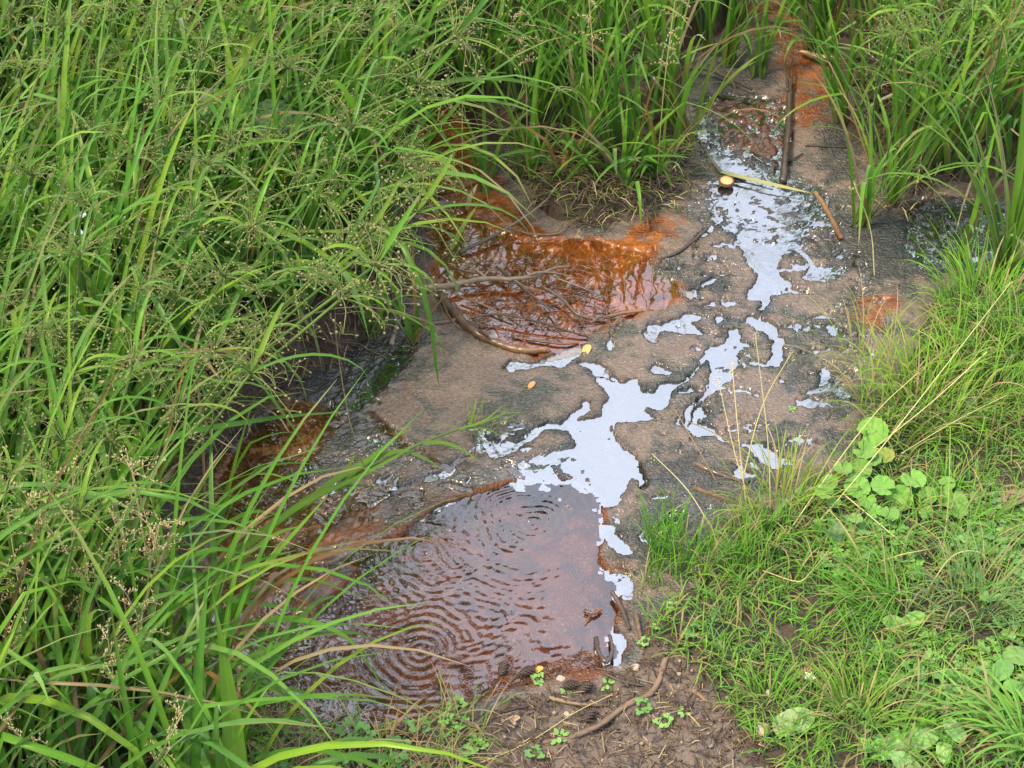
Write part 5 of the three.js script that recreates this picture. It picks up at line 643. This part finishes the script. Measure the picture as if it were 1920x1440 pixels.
// broad fallen leaves
const deadLeafMat = new THREE.MeshStandardMaterial({ name: 'dead_leaf', vertexColors: true, roughness: 0.7, side: THREE.DoubleSide });
[['yellow fallen leaf on the film at the near tip of the ochre pool', 1100, 656, 0.013, [0.42, 0.28, 0.10], 1.1, 0.006], ['tiny orange leaf fragment on the mud plate', 997, 722, 0.009, [0.50, 0.22, 0.08], 0.9, 0.008], ['folded brown dead leaf in the lawn near the shore', 1340, 1207, 0.015, [0.24, 0.17, 0.12], -1.0, 0.02], ['curled dark brown dead leaf at the right rim of the lawn', 1903, 937, 0.030, [0.17, 0.11, 0.08], 0.3, 0.03], ['pale tan leaf lying flat on the dirt behind the curved stick', 963, 1349, 0.010, [0.32, 0.23, 0.14], 0.2, 0.012], ['bleached leaf below the ribbed leaf on the lawn', 1482, 1408, 0.018, [0.34, 0.27, 0.19], 1.2, 0.016], ['pinkish brown dead leaf in the lower lawn', 1683, 1378, 0.012, [0.33, 0.24, 0.17], 0.4, 0.016], ['dry brown leaf amid the buttercups of the hollow', 1722, 1030, 0.015, [0.28, 0.2, 0.13], 0.8, 0.02], ['small yellow leaf stuck in the rust at the spring rim', 1010, 1256, 0.008, [0.42, 0.28, 0.05], 0.5, 0.006]].forEach(([l, x, y, s, c, turn, h], i) => { const r = rng(400 + i), p = P(x, y, h), t = thing('fallen_leaf', l, 'leaf', p); const m = part('leaf_blade', leafGeo(OVAL(s), 26, c, (a, b) => 0.35 * Math.abs(b) - 6 * a * a + 0.0006 * Math.sin(a * 900), r), deadLeafMat, t); m.rotation.set(0.2 * (r() - 0.5), turn, 0.25); const q = new MB(); rod(q, [V3(-s * 0.9, 0, 0), V3(-s * 1.3, 0.001, 0.002), V3(-s * 1.6, 0.001, 0.006)].map((v) => v.applyAxisAngle(V3(0, 1, 0), turn)), 0.0008, 0.0006, c, c, 4); part('stalk', q.geo(), dryMat, t); });
{ // slice of wood, scrap of white bark, pebbles
  const p = P(1362, 340, 0.012), t = thing('wood_slice', 'small round pale slice of wood lying on the bluish mud', 'wood slice', p), r = rng(81);
  const face = leafGeo((a) => 0.0145 * (1 + 0.05 * Math.sin(a * 3)), 30, [0.50, 0.31, 0.13], (x, z) => 0.004 - 8 * (x * x + z * z), r); part('cut_face', face, new THREE.MeshStandardMaterial({ vertexColors: true, roughness: 0.5 }), t);
  const rim = new THREE.TorusGeometry(0.0148, 0.0022, 8, 30); rim.rotateX(Math.PI / 2); rim.scale(1, 2.2, 1); part('bark_rim', rim, new THREE.MeshStandardMaterial({ color: new THREE.Color(0.10, 0.05, 0.02), roughness: 0.7 }), t); t.rotation.set(0.12, 0, -0.05);
  const b = P(1518, 1274, 0.03), w = thing('bark_scrap', 'crumpled white scrap beside a brown cone on the lawn', 'scrap', b); const m = new MB(), q = []; for (let k = 0; k < 26; k++) { const a = k * 2.4, s = 0.009 * Math.sqrt(r()); q.push(m.v(Math.cos(a) * s * 1.3, 0.01 * r(), Math.sin(a) * s, [0.75, 0.72, 0.66])); } for (let k = 0; k < 24; k++) m.t(q[k], q[k + 1], q[k + 2]); part('sheet', m.geo(), deadLeafMat, w); const m2 = new MB(); rod(m2, [V3(-0.02, 0, 0), V3(-0.01, 0.004, 0.004), V3(0.004, 0.002, 0.008)], 0.002, 0.0015, DK, DK, 5); part('dark_edge', m2.geo(), barkMat, w);
  const peb = new THREE.MeshStandardMaterial({ name: 'pebble', color: new THREE.Color(0.30, 0.25, 0.19), roughness: 0.8 }), pg = (s, seed) => { const g = new THREE.IcosahedronGeometry(s, 2), a = g.attributes.position, v = V3(); for (let i = 0; i < a.count; i++) { v.fromBufferAttribute(a, i); const k = 1 + 0.25 * noise(v.x / s * 1.3 + seed, v.z / s * 1.3 + v.y / s); v.multiplyScalar(k); v.y *= 0.6; a.setXYZ(i, v.x, v.y, v.z); } g.computeVertexNormals(); return g; };
  [[1192, 1257, 0.0075, 'pale pebble on the dirt by the shore twigs'], [1062, 1345, 0.006, 'grey pebble beside the curved stick'], [1052, 1276, 0.008, 'tan pebble in the rust at the spring rim'], [1430, 1388, 0.011, 'grey stone half hidden in grass below the dark green tuft'], [1120, 1225, 0.005, 'small stone in the film by the looped root'], [1440, 1312, 0.006, 'little stone at the lawn edge by the dirt']].forEach(([x, y, s, l], i) => { const c = P(x, y), o = part(numbered('pebble'), pg(s, i * 7), peb, scene); o.position.set(c.x, Math.max(groundH(c.x, c.z), 0) + s * 0.3, c.z); tag(o, l, 'pebble'); });
}
// cones
{
  const cone = (seed, L, R, c) => { const r = rng(seed), g = new THREE.Group(), core = new THREE.SphereGeometry(1, 12, 10); core.scale(L * 0.48, R * 0.75, R * 0.75); part('core', core, new THREE.MeshStandardMaterial({ color: new THREE.Color(c[0] * 0.5, c[1] * 0.5, c[2] * 0.5), roughness: 0.9 }), g);
    const m = new MB(); for (let k = 0; k < 64; k++) { const t = (k + 0.5) / 64, x = (t - 0.5) * L, a = k * 2.39996, q = R * Math.pow(Math.sin(Math.PI * (0.08 + 0.86 * t)), 0.6), s = R * 0.42, ca = Math.cos(a), sa = Math.sin(a), cc = tint(c, r), p = (u, v, w) => { const y = q * 0.72 + v; return [x + u, y * ca - w * sa, y * sa + w * ca]; }; const A = m.v(...p(-s * 0.3, -q * 0.1, 0), cc), B = m.v(...p(s * 0.4, q * 0.14, -s * 0.7), cc), C = m.v(...p(s * 1.1, q * 0.32, 0), [cc[0] * 1.5, cc[1] * 1.4, cc[2] * 1.3]), D = m.v(...p(s * 0.4, q * 0.14, s * 0.7), cc), E = m.v(...p(s * 0.5, q * 0.02, 0), cc); m.q(A, B, C, D); m.t(B, E, C); m.t(C, E, D); m.t(A, E, B); m.t(A, D, E); } part('scales', m.geo(), deadLeafMat, g).userData.kind = 'stuff'; return g; };
  const dk = cone(1, 0.022, 0.009, [0.045, 0.032, 0.028]), br = cone(2, 0.028, 0.0105, [0.22, 0.14, 0.085]), un = new Set();
  for (const [k, x, y, turn, l] of [[0, 988, 1266, 0.3, 'dark wet cone at the spring rim beside a pale seedling'], [0, 1068, 1292, 0.1, 'dark cone on the dirt, the left one of a touching pair'], [0, 1097, 1296, 0.6, 'dark cone on the dirt, the right one of a touching pair'], [0, 943, 1262, 1.2, 'black cone coated in rust at the outermost spring rim'], [0, 1103, 1352, 0.8, 'dark cone lying behind the curved stick'], [1, 1503, 1284, 0.5, 'brown cone beside the white scrap on the lawn'], [1, 1793, 1350, 0.2, 'brown cone under the dark stick at the lower lawn'], [1, 1768, 1358, 1.2, 'small brown cone at the end of the dark stick']]) { const src = k ? br : dk, o = un.has(k) ? src.clone() : src, c = P(x, y); un.add(k); o.name = numbered('pine_cone'); o.position.set(c.x, Math.max(groundH(c.x, c.z), 0) + 0.009, c.z); o.rotation.set(0.2, turn, 0.1); tag(o, l, 'cone'); scene.add(o); }
}
// bubbles on the spring
{ const g = new THREE.SphereGeometry(1, 20, 10, 0, 6.2832, 0, Math.PI / 2), m = new THREE.MeshPhysicalMaterial({ name: 'bubble_skin', color: 0xffffff, transmission: 1, thickness: 0, roughness: 0.02, ior: 1.6 });
  for (const [x, y, s] of [[844, 994, 5], [782, 1036, 5.5], [799, 1039, 4], [791, 1067, 6], [863, 1010, 3], [757, 1030, 3], [962, 1202, 4.5], [968, 1152, 3.5], [992, 978, 3.5], [966, 1010, 3], [776, 1225, 4], [788, 1215, 3.5], [868, 1104, 3]]) { const p = P(x, y), o = part(numbered('bubble'), g, m, scene); o.position.set(p.x, 0.0002, p.z); o.scale.set(s * 0.00095, s * 0.0008, s * 0.00095); tag(o, 'small clear gas bubble floating on the rippled spring', 'bubble', 'gas bubbles on the spring'); } }
// litter nobody could count
{
  const m = new MB(), s = sampler([620, 1372, 800, 1352, 870, 1325, 920, 1292, 1000, 1268, 1110, 1258, 1178, 1240, 1190, 1150, 1260, 1180, 1400, 1300, 1500, 1560, 600, 1560], 601), r = s.r;
  for (let k = 0; k < 2600; k++) { const p = s.next(), a = r() * 6.28, L = 0.008 + 0.03 * r() * r(), c = tint(r() < 0.14 ? STRAW : r() < 0.6 ? MID : DK, r), d = V3(Math.cos(a) * L / 2, 0.004 * (r() - 0.3), Math.sin(a) * L / 2); p.y += 0.002 + 0.004 * r(); rod(m, [p.clone().sub(d), p.clone().add(V3(0, 0.0015 * r(), 0)), p.clone().add(d)], 0.0005 + 0.0007 * r(), 0.0005, c, c, 3); }
  for (let k = 0; k < 700; k++) { const p = s.next(), q = 0.0015 + 0.004 * r() * r(), c = tint(r() < 0.3 ? [0.2, 0.15, 0.11] : [0.07, 0.05, 0.04], r); bead(m, p, V3(r() - 0.5, 0.3 + r(), r() - 0.5), q * 2, q, c); }
  stuff('litter', m.geo(), dryMat, 'needles, chaff and crumbs strewn over the bare dirt', 'litter');
  const m2 = new MB(), s2 = sampler([820, 1340, 900, 1290, 960, 1262, 1060, 1235, 1110, 1215, 1130, 1250, 1080, 1268, 1000, 1285, 920, 1310, 860, 1350], 602);
  for (let k = 0; k < 280; k++) { const p = s2.next(), a = s2.r() * 6.28, L = 0.008 + 0.02 * s2.r(), c = tint(s2.r() < 0.35 ? [0.20, 0.065, 0.02] : [0.07, 0.035, 0.02], s2.r), d = V3(Math.cos(a) * L / 2, 0.003 * (s2.r() - 0.5), Math.sin(a) * L / 2); p.y = Math.max(p.y, 0.0) + 0.002 * s2.r(); rod(m2, [p.clone().sub(d), p.clone().add(V3(0, 0.003 * s2.r(), 0)), p.clone().add(d)], 0.0009, 0.0006, c, c, 4); }
  stuff('rusty_litter', m2.geo(), wetBark, 'rust coated needles and stems along the rim of the spring', 'litter');
  const m3 = new MB(), s3 = sampler([900, 480, 1150, 480, 1150, 620, 1080, 650, 960, 640, 880, 600], 603);
  for (let k = 0; k < 280; k++) { const p = s3.next(), a = s3.r() * 6.28, L = 0.015 + 0.035 * s3.r(), c = tint(s3.r() < 0.5 ? [0.22, 0.075, 0.02] : [0.07, 0.035, 0.018], s3.r), d = V3(Math.cos(a) * L / 2, 0.003 * (s3.r() - 0.5), Math.sin(a) * L / 2); p.y = 0.001 + 0.005 * s3.r(); rod(m3, [p.clone().sub(d), p.clone().add(V3(0.004 * (s3.r() - 0.5), 0.002, 0.004 * (s3.r() - 0.5))), p.clone().add(d)], 0.0012, 0.0007, c, c, 4); }
  stuff('pool_litter', m3.geo(), wetBark, 'tangle of rust coated plant bits in the ochre pool', 'litter');
}
// trees behind the seep and above it, seen only in the water
function tree(label, x, z, H, crowns, seed) {
  const r = rng(seed), t = thing('alder_tree', label, 'tree', V3(x, groundH(x, z) - 0.05, z)), m = new MB(); rod(m, through([V3(), V3(0.1, H * 0.3, 0.1), V3(0.25, H * 0.65, 0.2), V3(0.4, H, 0.3)], 14), 0.2, 0.04, [0.09, 0.075, 0.06], [0.08, 0.065, 0.05], 10, 0.06, r);
  for (const [cx0, cy, cz0] of crowns) rod(m, through([V3(0.2, H * 0.45, 0.15), V3(cx0 * 0.4 + 0.1, lerp(H * 0.5, cy, 0.6), cz0 * 0.4), V3(cx0, cy, cz0)], 9), 0.07, 0.015, [0.09, 0.075, 0.06], [0.08, 0.06, 0.05], 6, 0.1, r);
  part('trunk', m.geo(), barkMat, t);
  const l = new MB(); for (const [cx0, cy, cz0, R, n] of crowns) for (let k = 0; k < n; k++) { const cl = Math.floor(r() * 9), q = rng(seed * 31 + cl + Math.round(cx0 * 100)), a0 = q() * 6.28, b0 = q() * 2 - 1, cr = R * (0.35 + 0.6 * q()), o = V3(Math.cos(a0) * Math.sqrt(1 - b0 * b0) * cr, b0 * cr * 0.7, Math.sin(a0) * Math.sqrt(1 - b0 * b0) * cr), g = () => (r() + r() + r() - 1.5) * R * 0.42; const p = V3(cx0 + o.x + g(), cy + o.y + g() * 0.7, cz0 + o.z + g()), u = V3(r() - 0.5, r() - 0.5, r() - 0.5).normalize(), v = V3(r() - 0.5, r() - 0.5, r() - 0.5).cross(u).normalize(), s = 0.035 + 0.03 * r(), c = tint([0.06, 0.13, 0.02], r);
    const A = l.v(p.x - u.x * s, p.y - u.y * s, p.z - u.z * s, c, 0, 0), B = l.v(p.x + v.x * s * 0.7, p.y + v.y * s * 0.7, p.z + v.z * s * 0.7, c, 1, 0), C = l.v(p.x + u.x * s, p.y + u.y * s, p.z + u.z * s, c, 1, 1), D = l.v(p.x - v.x * s * 0.7, p.y - v.y * s * 0.7, p.z - v.z * s * 0.7, c, 0, 1); l.q(A, B, C, D); }
  part('crown', l.geo(), leafMat, t);
}
tree('alder behind the meadow whose boughs hang over the spring', -2.6, -5.2, 7.5, [[1.8, 6.4, 1.7, 0.9, 2300], [2.8, 6.3, 2.0, 0.8, 2000], [0.6, 6.6, 1.4, 1.0, 2600], [2.0, 7.6, 1.5, 1.0, 2600], [-0.6, 6.2, 0.2, 1.1, 2400], [3.8, 6.7, 2.2, 0.8, 2000], [4.7, 7.0, 2.0, 0.7, 1500], [3.0, 5.2, 2.5, 0.7, 1800], [3.8, 5.5, 2.4, 0.6, 1400]], 41);
renderer.render(scene, camera);
